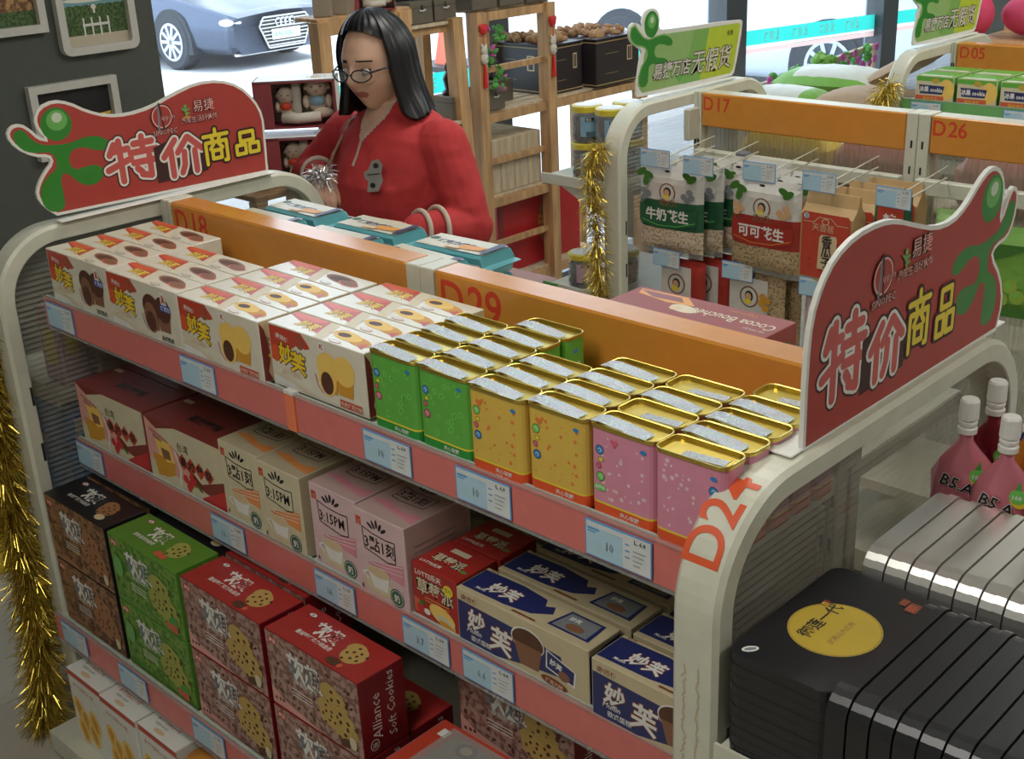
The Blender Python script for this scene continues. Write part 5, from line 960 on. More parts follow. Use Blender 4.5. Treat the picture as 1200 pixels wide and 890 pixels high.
# far rack with plush toys
rk = empty('wooden_rack', (.2, 4.2, 0), label='light wooden rack with pink plush toys at the top right', cat='shelf')
for x in (.0, .42):
    for y in (-.05, .42):
        b = MB(); b.cbox(x - .022, x + .022, y - .022, y + .022, 0, 1.5 if y < .1 else 1.29, 'wood', .003); b.build('post', rk)
for z in (1.22, .98, .6):
    b = MB(); b.cbox(-.03, .45, -.05, .44, z - .02, z, 'wood', .003); b.build('shelf_board', rk)
def blob(name, loc, parts, label, cat='toy'):
    b = MB()
    for c, r, m in parts: b.ell(c, *r, m, 16, 10)
    o = b.build(name, smooth=True); tag(o, label, cat); o.location = loc; return o
blob('plush_toy', (.16, 4.30, 1.221), [((0, 0, .10), (.09, .09, .10), 'plush_pink'), ((.03, -.07, .12), (.03, .02, .03), 'plush_cream')], 'pink plush toy at the left on the far wooden rack')
blob('plush_toy', (.40, 4.42, 1.221), [((0, 0, .095), (.16, .12, .095), 'plush_pink'), ((.06, -.08, .13), (.03, .05, .05), 'plush_cream'), ((.09, -.09, .09), (.03, .02, .02), 'plush_dark')], 'larger pink plush toy with a cream stripe on the far rack')
blob('plush_toy', (.17, 4.22, .981), [((0, 0, .06), (.08, .07, .06), 'plush_dark'), ((.0, .04, .10), (.05, .05, .04), 'plush_cream')], 'dark plush toy on the lower board of the far rack')
blob('plush_toy', (.42, 4.40, .981), [((0, 0, .07), (.12, .08, .07), 'plush_teal')], 'teal plush toy on the lower board of the far rack')
b = MB(); b.box(-.02, 1.6, 4.85, 4.9, 0, 2.4, 'wall_grey'); struct(b.build('wall_partition'))
# flower rail by the window
fl = empty('flower_stand', (-1.2, 5.3, 0), label='wooden rail by the window twined with pink flowers', cat='stand')
for a, c in (((0, -.62, .835), (0, .66, .905)), ((0, -.62, .66), (0, .70, .745))): b = MB(); b.bar(a, c, .03, .035, 'wood_pale'); b.build('rail', fl)
for y in (-.6, -.08, .0, .66): b = MB(); b.box(-.02, .02, y - .02, y + .02, 0, .86 if y < .5 else .9, 'wood_pale'); b.build('post', fl)
b = MB(); rnd = random.Random(4)
for k in range(55):
    t = rnd.random(); y = -.6 + 1.25 * t; z = .84 + .055 * t + rnd.uniform(-.05, .05) - (.10 * rnd.random() if rnd.random() < .3 else 0); b.ell((.03 + rnd.uniform(-.02, .03), y, z), .022, .028, .010, 'leaf_green', 6, 4, mathutils.Euler((rnd.random() * 3, rnd.random() * 3, 0)).to_matrix())
b.build('leaves', fl)['kind'] = 'stuff'
for k in range(22):
    b = MB(); t = (k + rnd.random()) / 22; y = -.6 + 1.25 * t; c = Vector((.06, y, .85 + .055 * t + rnd.uniform(-.07, .03)))
    for q in range(5): a = q * 1.256; b.ell(c + Vector((0, .014 * math.cos(a), .014 * math.sin(a))), .008, .013, .013, 'flower_pink', 6, 4)
    b.build('flower', fl)
b = MB(); b.lathe([(.05, 0), (.075, .14), (.07, .14), (0, .13)], (0, 0, 0), 16, 'fruit_red'); o = b.build('flower_pot'); tag(o, 'red flower pot with bright green leaves beside the rice sack', 'plant'); o.location = (-.56, 4.28, .961); o.scale = (.6, .6, .7); l = MB()
for k in range(40): l.ell((rnd.uniform(-.07, .07), rnd.uniform(-.07, .07), rnd.uniform(.10, .20)), .03, .03, .008, 'sack_green', 6, 4, mathutils.Euler((rnd.random() * 2, rnd.random() * 2, 0)).to_matrix())
l.build('leaves', o)
# ------------------------------------------------------------------ wooden shelf units by the window
def lum(par, a, c, w, t, name='post'): b = MB(); b.bar(a, c, w, t, 'wood'); return b.build(name, par)
wsf = empty('wooden_shelf', (-.75, 2.3, 0), label='slatted pine shelf unit by the window holding jars crates and black caskets', cat='shelf')
for y in (-.165, .215): lum(wsf, (0, y, 0), (0, y, 1.515), .055, .045)
for y in (-.165, .215, .80): lum(wsf, (-.36, y, 0), (-.36, y, 1.50 if y < .5 else 1.10), .05, .045)
lum(wsf, (0, .80, 0), (0, .80, 1.12), .05, .045)
for z, y1 in ((1.495, .24), (1.12, .84), (.79, .24), (.44, .52)):
    lum(wsf, (.0, -.18, z), (.0, y1, z), .022, .032, 'rail'); lum(wsf, (-.36, -.18, z), (-.36, y1, z), .022, .032, 'rail')
    for k in range(6): x = -.33 + .06 * k; b = MB(); b.cbox(x - .022, x + .022, -.18, y1, z + .016, z + .026, 'wood_pale', .001); b.build('slat', wsf)
for z in (1.30, .95, .62): lum(wsf, (-.01, -.165, z), (-.01, .215, z - .0), .018, .022, 'rail')
ws2 = empty('wooden_shelf', (-.75, 1.75, 0), label='leaning pine ladder shelf just behind the woman in red', cat='shelf')
lum(ws2, (0, .265, 1.508), (.0, .345, .0), .055, .05); lum(ws2, (-.20, .075, 1.5), (-.22, .075, 0), .045, .045); lum(ws2, (-.20, .30, 1.5), (-.22, .30, 0), .04, .04)
for z, x0, x1 in ((1.488, -.20, -.02), (1.13, -.20, .0), (.78, -.20, .0)):
    for k in range(4): x = x0 + (x1 - x0) * k / 3; b = MB(); b.cbox(x - .024, x + .024, .05, .30, z, z + .012, 'wood_pale', .001); b.build('slat', ws2)
    lum(ws2, (x1, .05, z - .012), (x1, .30, z - .012), .02, .03, 'rail')
ws3 = empty('wooden_shelf', (-.62, 1.25, 0), label='low pine shelf left of the woman', cat='shelf')
for x, y in ((-.13, .165), (-.13, .52)): lum(ws3, (x, y, 0), (x, y, 1.555), .05, .05)
lum(ws3, (-.13, .15, 1.535), (-.13, .56, 1.535), .03, .05, 'rail'); lum(ws3, (-.13, .15, 1.22), (-.13, .56, 1.22), .02, .03, 'rail')
b = MB(); b.cbox(-.16, .20, -.38, .02, 1.114, 1.132, 'wood', .003); b.build('shelf_board', ws3); b = MB(); b.cbox(-.24, -.12, .15, .56, 1.555, 1.568, 'wood', .003); b.build('shelf_board', ws3); b = MB(); b.cbox(-.16, .20, -.38, .02, .70, .718, 'wood', .003); b.build('shelf_board', ws3)
for x, y in ((-.14, -.36), (.18, -.36), (.18, .0), (-.14, .0)): lum(ws3, (x, y, 0), (x, y, 1.114), .04, .04)
# doll boxes
def doll(b, c, s, bib):
    c = Vector(c); b.ell(c + Vector((0, 0, .042 * s)), .026 * s, .022 * s, .026 * s, 'doll_skin', 14, 9); b.ell(c + Vector((0, .004 * s, .060 * s)), .012 * s, .014 * s, .008 * s, 'hair_black', 10, 6)
    for sx in (-1, 1): b.ell(c + Vector((sx * .020 * s, .006 * s, .058 * s)), .007 * s, .008 * s, .006 * s, 'hair_black', 8, 5); b.ell(c + Vector((sx * .010 * s, -.0205 * s, .044 * s)), .0045 * s, .002 * s, .0012 * s, 'ink_black', 8, 4); b.ell(c + Vector((sx * .026 * s, 0, .040 * s)), .005 * s, .005 * s, .006 * s, 'doll_skin', 8, 5); b.ell(c + Vector((sx * .026 * s, -.006 * s, .008 * s)), .009 * s, .013 * s, .016 * s, 'doll_skin', 8, 6)
    b.ell(c + Vector((0, -.022 * s, .034 * s)), .004 * s, .002 * s, .0015 * s, 'fruit_red', 8, 4); b.ell(c + Vector((0, 0, .004 * s)), .022 * s, .018 * s, .024 * s, 'doll_skin', 12, 8); b.ell(c + Vector((0, -.012 * s, .010 * s)), .018 * s, .010 * s, .013 * s, bib, 12, 7)
    b.ell(c + Vector((.012 * s, -.012 * s, -.016 * s)), .026 * s, .012 * s, .012 * s, 'doll_skin', 10, 6)
def dollbox(x, y, z, rz, label):
    t = empty('doll_box', (x, y, z), rz, label, 'box', 'boxed ceramic dolls'); w, d, h = .245, .12, .142; b = MB()
    b.box(-w / 2, w / 2, -d / 2, d / 2, 0, .004, 'doll_box'); b.box(-w / 2, w / 2, d / 2 - .004, d / 2, 0, h, 'doll_white'); b.box(-w / 2, -w / 2 + .004, -d / 2, d / 2, 0, h, 'doll_box'); b.box(w / 2 - .004, w / 2, -d / 2, d / 2, 0, h, 'doll_white'); b.box(-w / 2, w / 2, -d / 2, d / 2, h - .004, h, 'sign_white'); b.box(-w / 2, -w / 2 + .055, -d / 2, -d / 2 + .003, 0, h, 'doll_box'); b.box(-w / 2, w / 2, -d / 2, -d / 2 + .003, h - .008, h, 'doll_box'); b.box(w / 2 - .008, w / 2, -d / 2, -d / 2 + .003, 0, h, 'doll_box')
    b.build('carton', t); p = MB(); p.tube([(-.045, -.030, .028), (.0, -.040, .026), (.07, -.035, .03)], .016, 10, 'doll_white'); p.box(-.012, .012, -.025, .05, .01, .128, 'doll_white'); p.build('padding', t, smooth=True)
    for sx, s, bib in ((-.034, 1.0, 'bib_red'), (.062, 1.3, 'label_blue')): q = MB(); doll(q, (sx, -.008, .060 if s > 1.2 else .05), s, bib); q.build('doll', t, smooth=True)
    return t
dollbox(-.50, 1.115, 1.297, .80, 'open red box with two ceramic baby dolls, upper box left of the woman')
dollbox(-.475, 1.105, 1.133, .80, 'open red box with ceramic dolls, lower box left of the woman')
for k, (x, y, z, a, w, h, l) in enumerate(((-.79, 1.47, 1.569, .8, .06, .07, 'leftmost small box'), (-.79, 1.55, 1.569, .6, .06, .11, 'second small box leaning'), (-.79, 1.465, 1.640, .7, .06, .055, 'small box stacked on top'))):
    b = MB(); b.cbox(-w / 2, w / 2, -.04, .04, 0, h, 'mdf', .002); o = b.build('paper_box'); tag(o, 'grey-brown cardboard box on the top board, ' + l, 'box'); o.location = (x, y, z); o.rotation_euler = (0, .1 * (k == 1), a)
t = dollbox(-.79, 1.68, 1.569, .9, 'small grey box with a ceramic doll face above the woman\'s head'); t.scale = (.65, .65, .75)
q = MB(); doll(q, (0, 0, .04), 1.3, 'bib_red'); 
b = MB(); b.lathe([(.03, 0), (.034, .02), (.034, .07), (.028, .095), (.0, .1)], (0, 0, 0), 14, 'kraft'); F = Face(b, (-.02, -.035, .03), (1, 0, 0), (0, 0, 1)); F.ell(.02, .03, .014, .016, 'fruit_red', 12); F.ell(.013, .036, .003, .003, 'ink_black', 8); F.ell(.027, .036, .003, .003, 'ink_black', 8); o = b.build('wooden_figurine', smooth=True); tag(o, 'small brown painted figurine with a red face under the doll boxes', 'figurine'); o.location = (-.50, .94, 1.133)
# clasp boxes
def claspbox(w, d, h, x, y, z, rz, label):
    b = MB(); b.cbox(-w / 2, w / 2, -d / 2, d / 2, 0, h, 'dark_grey_box', .002); b.box(-w / 2 - .001, w / 2 + .001, -d / 2 - .001, d / 2 + .001, h * .72, h * .74, 'ink_black'); o = b.build('clasp_box'); tag(o, label, 'box', 'grey-brown clasp boxes'); o.location = (x, y, z); o.rotation_euler = (0, 0, rz)
    c = MB(); c.tube([(w / 2 + .002, -.012, h * .6), (w / 2 + .007, .0, h * .58), (w / 2 + .002, .016, h * .62)], .003, 6, 'clasp'); c.box(w / 2, w / 2 + .003, -.003, .003, h * .6, h * .85, 'ink_black'); c.build('clasp', o)
for k, (x, y, z, l) in enumerate(((-.80, 2.17, 1.523, 'first of three above the tassels'), (-.80, 2.315, 1.523, 'second of three on top of the shelf'), (-.80, 2.46, 1.523, 'third of three on top, by the post'), (-.82, 1.875, 1.502, 'just right of the woman\'s hair'), (-.82, 1.99, 1.502, 'second right of the woman\'s hair'), (-.97, 2.10, 1.523, 'taller back one in shade'))): claspbox(.13, .13 if k < 3 else .105, .105 if k < 3 else .075, x, y, z, 0, 'grey-brown box with a white clasp, ' + l)
claspbox(.11, .10, .085, -.80, 2.215, 1.147, 0, 'grey-brown box with a white clasp, on the second board under the tassel'); claspbox(.10, .12, .085, -.90, 2.36, 1.147, 0, 'grey-brown box on the second board under the dark statuette'); claspbox(.10, .08, .085, -.80, 2.03, 1.143, 0, 'grey-brown box between the two leaning posts')
b = MB(); b.cbox(-.2, .2, -.06, .06, 0, .07, 'navy2', .01); o = b.build('black_case'); tag(o, 'long dark case lying on the grey boxes at the top edge', 'case'); o.location = (-.87, 1.93, 1.578); o.rotation_euler = (0, 0, 1.4)
def statuette(x, y, z, label):
    b = MB(); b.lathe([(0, 0), (.028, 0), (.030, .01), (.018, .02), (.022, .045), (.026, .06), (.016, .078), (.012, .084), (.017, .092), (.018, .105), (.010, .116), (0, .118)], (0, 0, 0), 12, 'cookie_black'); b.ell((.016, -.012, .05), .010, .010, .014, 'cookie_black', 8, 5); b.ell((.014, .014, .052), .010, .010, .014, 'cookie_black', 8, 5); o = b.build('statuette', smooth=True); tag(o, label, 'figurine', 'dark statuettes'); o.location = (x, y, z)
statuette(-.80, 2.20, 1.233, 'dark seated statuette on the clasp box by the tassel'); statuette(-.86, 2.27, 1.147, 'dark statuette behind the tassel on the second board'); statuette(-.90, 2.36, 1.233, 'dark statuette on the grey box nearest the casket'); statuette(-.80, 2.03, 1.229, 'dark statuette between the leaning posts')
def casket(x, y, z, w, label):
    t = empty('casket', (x, y, z), 0, label, 'cabinet', 'black lacquer caskets'); b = MB(); d, h = .30, .19; b.cbox(-d / 2, d / 2, -w / 2, w / 2, 0, h, 'casket', .003)
    for zz in (.008, h - .012): b.box(-d / 2 - .002, d / 2 + .002, -w / 2 - .002, w / 2 + .002, zz, zz + .004, 'casket_gold')
    b.box(-d / 2 - .006, d / 2 + .006, -w / 2 - .006, w / 2 + .006, h, h + .006, 'casket'); b.build('body', t); g = MB(); F = Face(g, (d / 2 + .001, -w / 2, 0), (0, 1, 0), (0, 0, 1), 5e-4); F.rect(w * .2, .05, w * .5, .052, 'casket_gold'); F.rect(w * .2, .13, w * .5, .132, 'casket_gold'); F.rect(w * .70, .09, w * .82, .15, 'tan'); F.rect(w * .72, .095, w * .80, .145, 'casket'); F.rect(w * .755, .095, w * .765, .145, 'tan')
    F2 = Face(g, (-d / 2, -w / 2 - .001, 0), (1, 0, 0), (0, 0, 1), 5e-4); F2.rect(.18, .09, .22, .15, 'tan'); F2.rect(.187, .095, .213, .145, 'casket'); F2.rect(.06, .05, .12, .052, 'casket_gold'); F2.rect(.06, .13, .12, .132, 'casket_gold'); g.build('gold_trim', t)
    s = MB(); rnd = random.Random(int(y * 100))
    for k in range(60): s.ell((rnd.uniform(-.12, .12), rnd.uniform(-w * .42, w * .42), h + .008 + rnd.random() * .02), rnd.uniform(.01, .028), rnd.uniform(.01, .028), .012, 'straw', 6, 4, mathutils.Euler((rnd.random(), rnd.random(), rnd.random() * 3)).to_matrix())
    s.build('dried_flowers', t, smooth=False)['kind'] = 'stuff'
casket(-.93, 2.66, 1.147, .20, 'black lacquer casket with dried flowers, seen between the pine posts'); casket(-.88, 2.93, 1.147, .28, 'larger black lacquer casket with dried flowers, right of the pine post')
# pale crates, red gift box, pink flat box
for k in range(4):
    b = MB(); b.cbox(-.13, .13, -.038, .038, 0, .21, 'wood_pale', .003); o = b.build('wooden_crate'); tag(o, 'pale upright wooden box on the third board, %s from the left' % nth[k], 'box', 'pale upright wooden boxes'); o.location = (-.90, 2.212 + .078 * k, .817)
b = MB(); b.cbox(-.10, .10, -.25, .25, 0, .31, 'red_gift', .004); F = Face(b, (.10, -.25, 0), (0, 1, 0), (0, 0, 1))
for k in range(20): a = k * 2 * math.pi / 20; F.ell(.30 + .052 * math.cos(a), .17 + .085 * math.sin(a), .016, .018, 'gift_gold', 10); F.k = 1
F.k = 3
for k in range(14): a = k * 2 * math.pi / 14; F.ell(.30 + .035 * math.cos(a), .17 + .06 * math.sin(a), .008, .008, 'gift_gold', 8); F.k = 3
F.rect(.0, .0, .03, .31, 'maroon'); o = b.build('gift_box'); tag(o, 'large red gift box with a gold round emblem on the lowest board', 'box'); o.location = (-.90, 2.50, .467)
b = MB(); b.cbox(-.16, .16, -.10, .10, 0, .045, 'tea_pink', .003); o = b.build('flat_box'); tag(o, 'dull pink flat box in front of the red gift box', 'box'); o.location = (-.66, 2.16, .467)
# tassels
def tassel(x, y, z, label):
    t = empty('tassel_charm', (x, y, z), 1.57, label, 'ornament', 'red tassel charms'); b = MB(); b.ell((0, 0, 0), .018, .010, .020, 'tassel', 10, 6); b.ell((.012, 0, .010), .010, .006, .010, 'tassel', 8, 5); b.ell((-.012, 0, .010), .010, .006, .010, 'tassel', 8, 5); b.tube([(0, 0, 0), (0, 0, -.09)], .0015, 5, 'tassel'); b.build('knot', t)
    d = MB(); d.ell((0, 0, -.075), .016, .010, .018, 'doll_white', 12, 8); d.ell((-.010, 0, -.058), .006, .004, .008, 'doll_white', 8, 5); d.ell((.010, 0, -.058), .006, .004, .008, 'doll_white', 8, 5); d.ell((0, 0, -.105), .018, .012, .022, 'doll_white', 12, 8); d.ell((.006, -.011, -.105), .004, .002, .004, 'leaf_green', 6, 4); d.build('charm', t, smooth=True)
    s = MB(); s.tube([(0, 0, -.125), (0, 0, -.14), (0, 0, -.21)], [.003, .006, .010], 8, 'tassel'); s.build('fringe', t)
tassel(-.715, 2.135, 1.455, 'red tassel charm on the left pine post'); tassel(-.715, 2.515, 1.445, 'red tassel charm on the right pine post')
b = MB(); rnd = random.Random(8)
pts = [(-.74 + .01 * math.sin(k), 2.215 + .02 * math.sin(k * 1.3), 1.46 - .028 * k) for k in range(9)]; b.tube(pts, .002, 5, 'leaf_green')
for p in pts:
    for q in range(4): b.ell((p[0] + rnd.uniform(-.01, .02), p[1] + rnd.uniform(-.03, .03), p[2] + rnd.uniform(-.015, .015)), .012, .016, .006, 'leaf_green' if q < 3 else 'flower_pink', 6, 4, mathutils.Euler((rnd.random() * 3, rnd.random() * 3, 0)).to_matrix())
o = b.build('flower_vine'); tag(o, 'green vine with pink flowers hanging between the pine posts', 'plant')
# pictures on the grey wall
def frame(y0, z0, y1, z1, rnd_, fn, label):
    yc, zc = (y0 + y1) / 2, (z0 + z1) / 2; w, h = y1 - y0, z1 - z0; t = empty('picture_frame', (-1.4, yc, zc), 0, label, 'picture'); b = MB(); dpt = .03; bw = .026
    o = rr(w, h, .03 if rnd_ else .002, 5); i = rr(w - 2 * bw, h - 2 * bw, .012 if rnd_ else .001, 5); n = len(o); R3 = lambda P, x: [(x, a, c) for a, c in P]
    b.add(R3(o, .001) + R3(o, dpt) + R3(i, dpt) + R3(i, .006), [(s * n + k, s * n + (k + 1) % n, (s + 1) * n + (k + 1) % n, (s + 1) * n + k) for s in range(3) for k in range(n)], 'frame_white'); b.build('frame', t)
    p = MB(); F = Face(p, (.006, -w / 2 + bw, -h / 2 + bw), (0, 1, 0), (0, 0, 1), 1e-4); fn(F, w - 2 * bw, h - 2 * bw); p.build('photograph', t); return t
def p_gate(F, w, h):
    F.rect(0, 0, w, h, 'sky_print'); F.ell(w * .4, h * .86, w * .35, h * .05, 'sign_white'); F.rect(0, h * .15, w, h * .72, 'tree_print')
    for k in range(9): F.ell(w * k / 8, h * .68, w * .09, h * .09, 'tree_print')
    F.rect(0, 0, w, h * .20, 'sand_print')
    for k in range(4): F.rect(w * (.30 + .13 * k), h * .18, w * (.325 + .13 * k), h * .52, 'sign_white')
    F.rect(w * .29, h * .36, w * .72, h * .41, 'sign_white'); F.ell(w * .5, h * .72, w * .04, h * .05, 'sign_white'); F.rect(w * .485, h * .6, w * .515, h * .72, 'sign_white')
frame(.835, 1.478, 1.118, 1.700, True, p_gate, 'white round-cornered frame with a photo of a stone gateway and trees')
frame(.40, 1.565, .797, 1.80, False, lambda F, w, h: (F.rect(0, 0, w, h, 'red_crowd_print'), F.rect(w * .3, 0, w, h * .25, 'tree_print')), 'white frame with a brown and red photograph, cut by the top left corner')
def p_night(F, w, h):
    F.rect(0, 0, w, h, 'night_photo'); F.rect(0, h * .3, w, h, 'ink_black'); F.rect(w * .62, h * .28, w, h * .48, 'emblem_gold'); F.poly([(w * .60, h * .48), (w, h * .52), (w * .98, h * .48)], 'gold_cake'); F.rect(w * .3, h * .30, w * .62, h * .40, 'night_photo')
frame(.690, 1.155, 1.008, 1.400, False, p_night, 'white square-cornered frame with a dark night photo behind the left red sign')
# ------------------------------------------------------------------ the woman
def remesh(b, name, vox, mats, assign, parent, smooth_it=6):
    me = bpy.data.meshes.new('tmp'); me.from_pydata(b.v, [], b.f); o = bpy.data.objects.new('tmp', me); COL.objects.link(o)
    m = o.modifiers.new('r', 'REMESH'); m.mode = 'VOXEL'; m.voxel_size = vox; s = o.modifiers.new('s', 'SMOOTH'); s.iterations = smooth_it; s.factor = .5
    bpy.context.view_layer.update(); d = bpy.data.meshes.new_from_object(o.evaluated_get(bpy.context.evaluated_depsgraph_get())); bpy.data.objects.remove(o)
    d.name = name; d.materials.clear()
    for q in mats: d.materials.append(MT[q])
    d.polygons.foreach_set('material_index', [assign(p.center) for p in d.polygons]); d.polygons.foreach_set('use_smooth', [True] * len(d.polygons))
    ob = bpy.data.objects.new(name, d); COL.objects.link(ob); ob.parent = parent; return ob
PO_ = Vector((.01, 1.06, 0)); person = empty('person', PO_, 0, 'woman in a red zip-neck jersey and glasses with shoulder-length black hair', 'person')
HC = Vector((-.008, -.045, 1.528)); HM = (mathutils.Euler((0, 0, .16)).to_matrix() @ mathutils.Euler((.14, 0, 0)).to_matrix() @ mathutils.Euler((0, -.03, 0)).to_matrix()) * 1.07
g = lambda x, s: math.exp(-(x / s) ** 2)
def head(b):
    n, h = 64, 56; vs = []; fs = []
    for i in range(h + 1):
        t = math.pi * i / h; cz = -math.cos(t); sr = math.sin(t)
        for k in range(n):
            a = 2 * math.pi * k / n; ux, uy = sr * math.sin(a), -sr * math.cos(a)
            low = max(0, -cz); x = ux * .077 * (1 - .30 * low ** 1.6); y = uy * (.098 if uy > 0 else .092) * (1 - .10 * low ** 2); z = cz * .116
            if uy < 0:
                f = -uy; F_ = f ** 2
                y -= .024 * g(x, .0115) * g(z + .020, .017) * F_ + .010 * g(x, .008) * g(z - .002, .022) * F_          # nose and bridge
                y -= .006 * g(x, .026) * g(z + .056, .013) * F_ - .003 * g(x, .03) * g(z + .056, .0025) * F_           # lips
                y -= .010 * g(x, .022) * g(z + .095, .018)                                                            # chin
                y += .009 * (g(abs(x) - .031, .016)) * g(z - .006, .013) * F_ - .004 * g(abs(x) - .03, .025) * g(z - .030, .010)  # eye sockets, brow
                y -= .005 * g(abs(x) - .042, .020) * g(z + .030, .020)
            if abs(ux) > .9 : x += math.copysign(.0, x)
            vs.append(HC + HM @ Vector((x, y, z)))
    for i in range(h):
        for k in range(n): fs.append((i * n + k, i * n + (k + 1) % n, (i + 1) * n + (k + 1) % n, (i + 1) * n + k))
    b.add(vs, fs, 'skin')
    for sx in (-1, 1): b.ell(HC + HM @ Vector((sx * .078, .012, -.005)), .008, .016, .028, 'skin', 10, 8)
SR, SL = Vector((-.215, 0, 1.315)), Vector((.180, 0, 1.325)); ER, EL = Vector((-.365, -.035, 1.175)), Vector((.275, .0, 1.11)); WR, WL = Vector((-.165, -.150, 1.228)), Vector((.235, -.190, 1.135))
def limb(b, pts, rads):
    P = []; R = []
    for (p, q), (r, s) in zip(zip(pts[:-1], pts[1:]), zip(rads[:-1], rads[1:])):
        for k in range(5): P.append(Vector(p).lerp(Vector(q), k / 5)); R.append(r + (s - r) * k / 5)
    P.append(Vector(pts[-1])); R.append(rads[-1]); b.tube(P, R, 16, 'skin')
    for p, r in zip(pts, rads): b.ell(p, r, r, r, 'skin', 14, 9)
def torso(b, e):
    st = [(.84, .165, .125, .01), (.92, .195, .145, .005), (1.00, .190, .140, 0), (1.08, .182, .142, -.008), (1.16, .180, .150, -.016), (1.22, .182, .148, -.018), (1.28, .190, .126, -.008), (1.325, .190, .100, .004), (1.36, .140, .078, .010), (1.385, .085, .064, .010), (1.405, .055, .055, .006)]
    n = 28; lofts(b, [[((w + e) * math.cos(2 * math.pi * k / n), y + (d + e) * math.sin(2 * math.pi * k / n), z + (e if z > 1.3 else 0)) for k in range(n)] for z, w, d, y in st], 'skin')
def hand(b, W_, d, up, curl, side):
    W_ = Vector(W_); d = Vector(d).normalized(); up = Vector(up).normalized(); r = d.cross(up).normalized(); up = r.cross(d)
    for k in range(6): b.ell(W_ + d * (.012 + .014 * k), .012, .012, .012, 'skin', 8, 6)
    b.tube([W_ - d * .01, W_ + d * .03, W_ + d * .07, W_ + d * .088], [.026, .033, .038, .030], 14, 'skin', flat=.5)
    pal = W_ + d * .05; b.ell(pal, .036, .036, .020, 'skin', 12, 8)
    for q, (o, L) in enumerate(((-.030, .060), (-.010, .070), (.011, .066), (.030, .052))):
        p0 = W_ + d * .080 + r * o; a1 = curl * .6; a2 = curl * 1.3; p1 = p0 + (d * math.cos(a1) - up * math.sin(a1)) * L * .42; p2 = p1 + (d * math.cos(a2) - up * math.sin(a2)) * L * .32; p3 = p2 + (d * math.cos(a2 + .4) - up * math.sin(a2 + .4)) * L * .26
        b.tube([p0 - d * .02, p0, p1, p2, p3], [.0100, .0098, .0090, .0082, .0066], 9, 'skin'); b.ell(p3, .0066, .0066, .0066, 'skin', 7, 5)
    t0 = W_ + d * .025 - r * .028 * side * -1; t1 = t0 + (d * .7 + r * side * .7).normalized() * .034; t2 = t1 + (d * .9 + r * side * .3 - up * .2).normalized() * .028
    b.tube([t0, t1, t2], [.013, .0105, .0085], 9, 'skin'); b.ell(t2, .0085, .0085, .0085, 'skin', 7, 5)
b = MB(); head(b); b.tube([(0, .012, 1.34), (-.002, .0, 1.41), (-.004, -.02, 1.48)], [.060, .052, .055], 18, 'skin'); torso(b, -.012)
limb(b, [SR, ER, WR], [.047, .037, .027]); limb(b, [SL, EL, WL], [.047, .037, .027])
hand(b, WR, (.85, -.35, -.25), (.1, .1, 1), .7, -1); hand(b, WL, (-.80, -.50, .02), (0, -.1, 1), .9, 1)
for sx in (-1, 1): limb(b, [(sx * .09, .02, .88), (sx * .10, .0, .48), (sx * .10, .03, .09)], [.085, .058, .040]); b.tube([(sx * .10, .05, .035), (sx * .105, -.06, .035), (sx * .108, -.14, .028)], [.036, .040, .028], 12, 'skin'); b.ell((sx * .1, .03, .06), .04, .045, .05, 'skin', 10, 8)
HI = HM.inverted()
def asg(c):
    p = HI @ (c - HC)
    if p.y < -.06 and abs(p.x) < .024 - abs(p.z + .056) * .9 and abs(p.z + .056) < .0085: return 1
    if p.y < -.05 and .014 < abs(p.x) < .050 and abs(p.z - .027 + .10 * (abs(p.x) - .03) ) < .0030: return 2
    if p.y < -.05 and .019 < abs(p.x) < .044 and abs(p.z - .0055 + .08 * abs(abs(p.x) - .031)) < .0030: return 3
    return 0
body = remesh(b, 'body', .0042, ['skin', 'lip', 'hair_black', 'ink_black'], asg, person, 3)
# jersey, trousers
j = MB(); torso(j, .014)
limb(j, [SR, ER, WR.lerp(ER, .10)], [.068, .056, .043]); limb(j, [SL, EL, WL.lerp(EL, .16)], [.070, .060, .046])
n = 26; lofts(j, [[(.088 * s * math.cos(2 * math.pi * k / n), .006 + (.074 * s * math.sin(2 * math.pi * k / n)) + dy, z + .022 * math.sin(2 * math.pi * k / n)) for k in range(n)] for z, s, dy in ((1.35, 1.15, 0), (1.385, .98, -.002), (1.425, .93, -.004), (1.45, .97, -.004))] , 'skin')
for p, q, r in (((.20, -.02, 1.20), (.03, -.10, 1.10), .05), ((-.2, -.02, 1.18), (-.05, -.10, 1.06), .05)): j.tube([p, q], [r, r * .8], 10, 'skin')
def asj(c):
    v = (c.z - 1.325) * .62
    if c.y < -.02 and c.z > 1.325 and abs(c.x + .012) < v - .006: return 2
    if c.y < -.02 and c.z > 1.318 and abs(c.x + .012) < v + .004: return 1
    if abs(c.x + .012) < .005 and c.y < -.03 and 1.27 < c.z < 1.33: return 1
    return 0
jers = remesh(j, 'jersey', .0052, ['jersey', 'piping', 'skin'], asj, person, 5)
tx = bpy.data.textures.new('folds', 'CLOUDS'); tx.noise_scale = .11; dm = jers.modifiers.new('folds', 'DISPLACE'); dm.texture = tx; dm.strength = .018; dm.mid_level = .5
for A_, B_, r_, fs_ in ((WR, ER, .046, (.12,)), (WL, EL, .052, (.20, .46))):
    d_ = (A_ - B_).normalized(); u_ = d_.orthogonal().normalized(); w_ = d_.cross(u_)
    for f_ in fs_:
        c_ = A_.lerp(B_, f_); rr_ = r_ + (f_ - .15) * .028; k_ = MB(); k_.tube([c_ + u_ * math.cos(q * math.pi / 12) * rr_ + w_ * math.sin(q * math.pi / 12) * rr_ for q in range(25)], .007, 8, 'piping'); k_.build('cuff_piping', person, smooth=True)
t = MB()
for sx in (-1, 1): limb(t, [(sx * .09, .02, .90), (sx * .10, .0, .48), (sx * .10, .03, .10)], [.105, .078, .062])
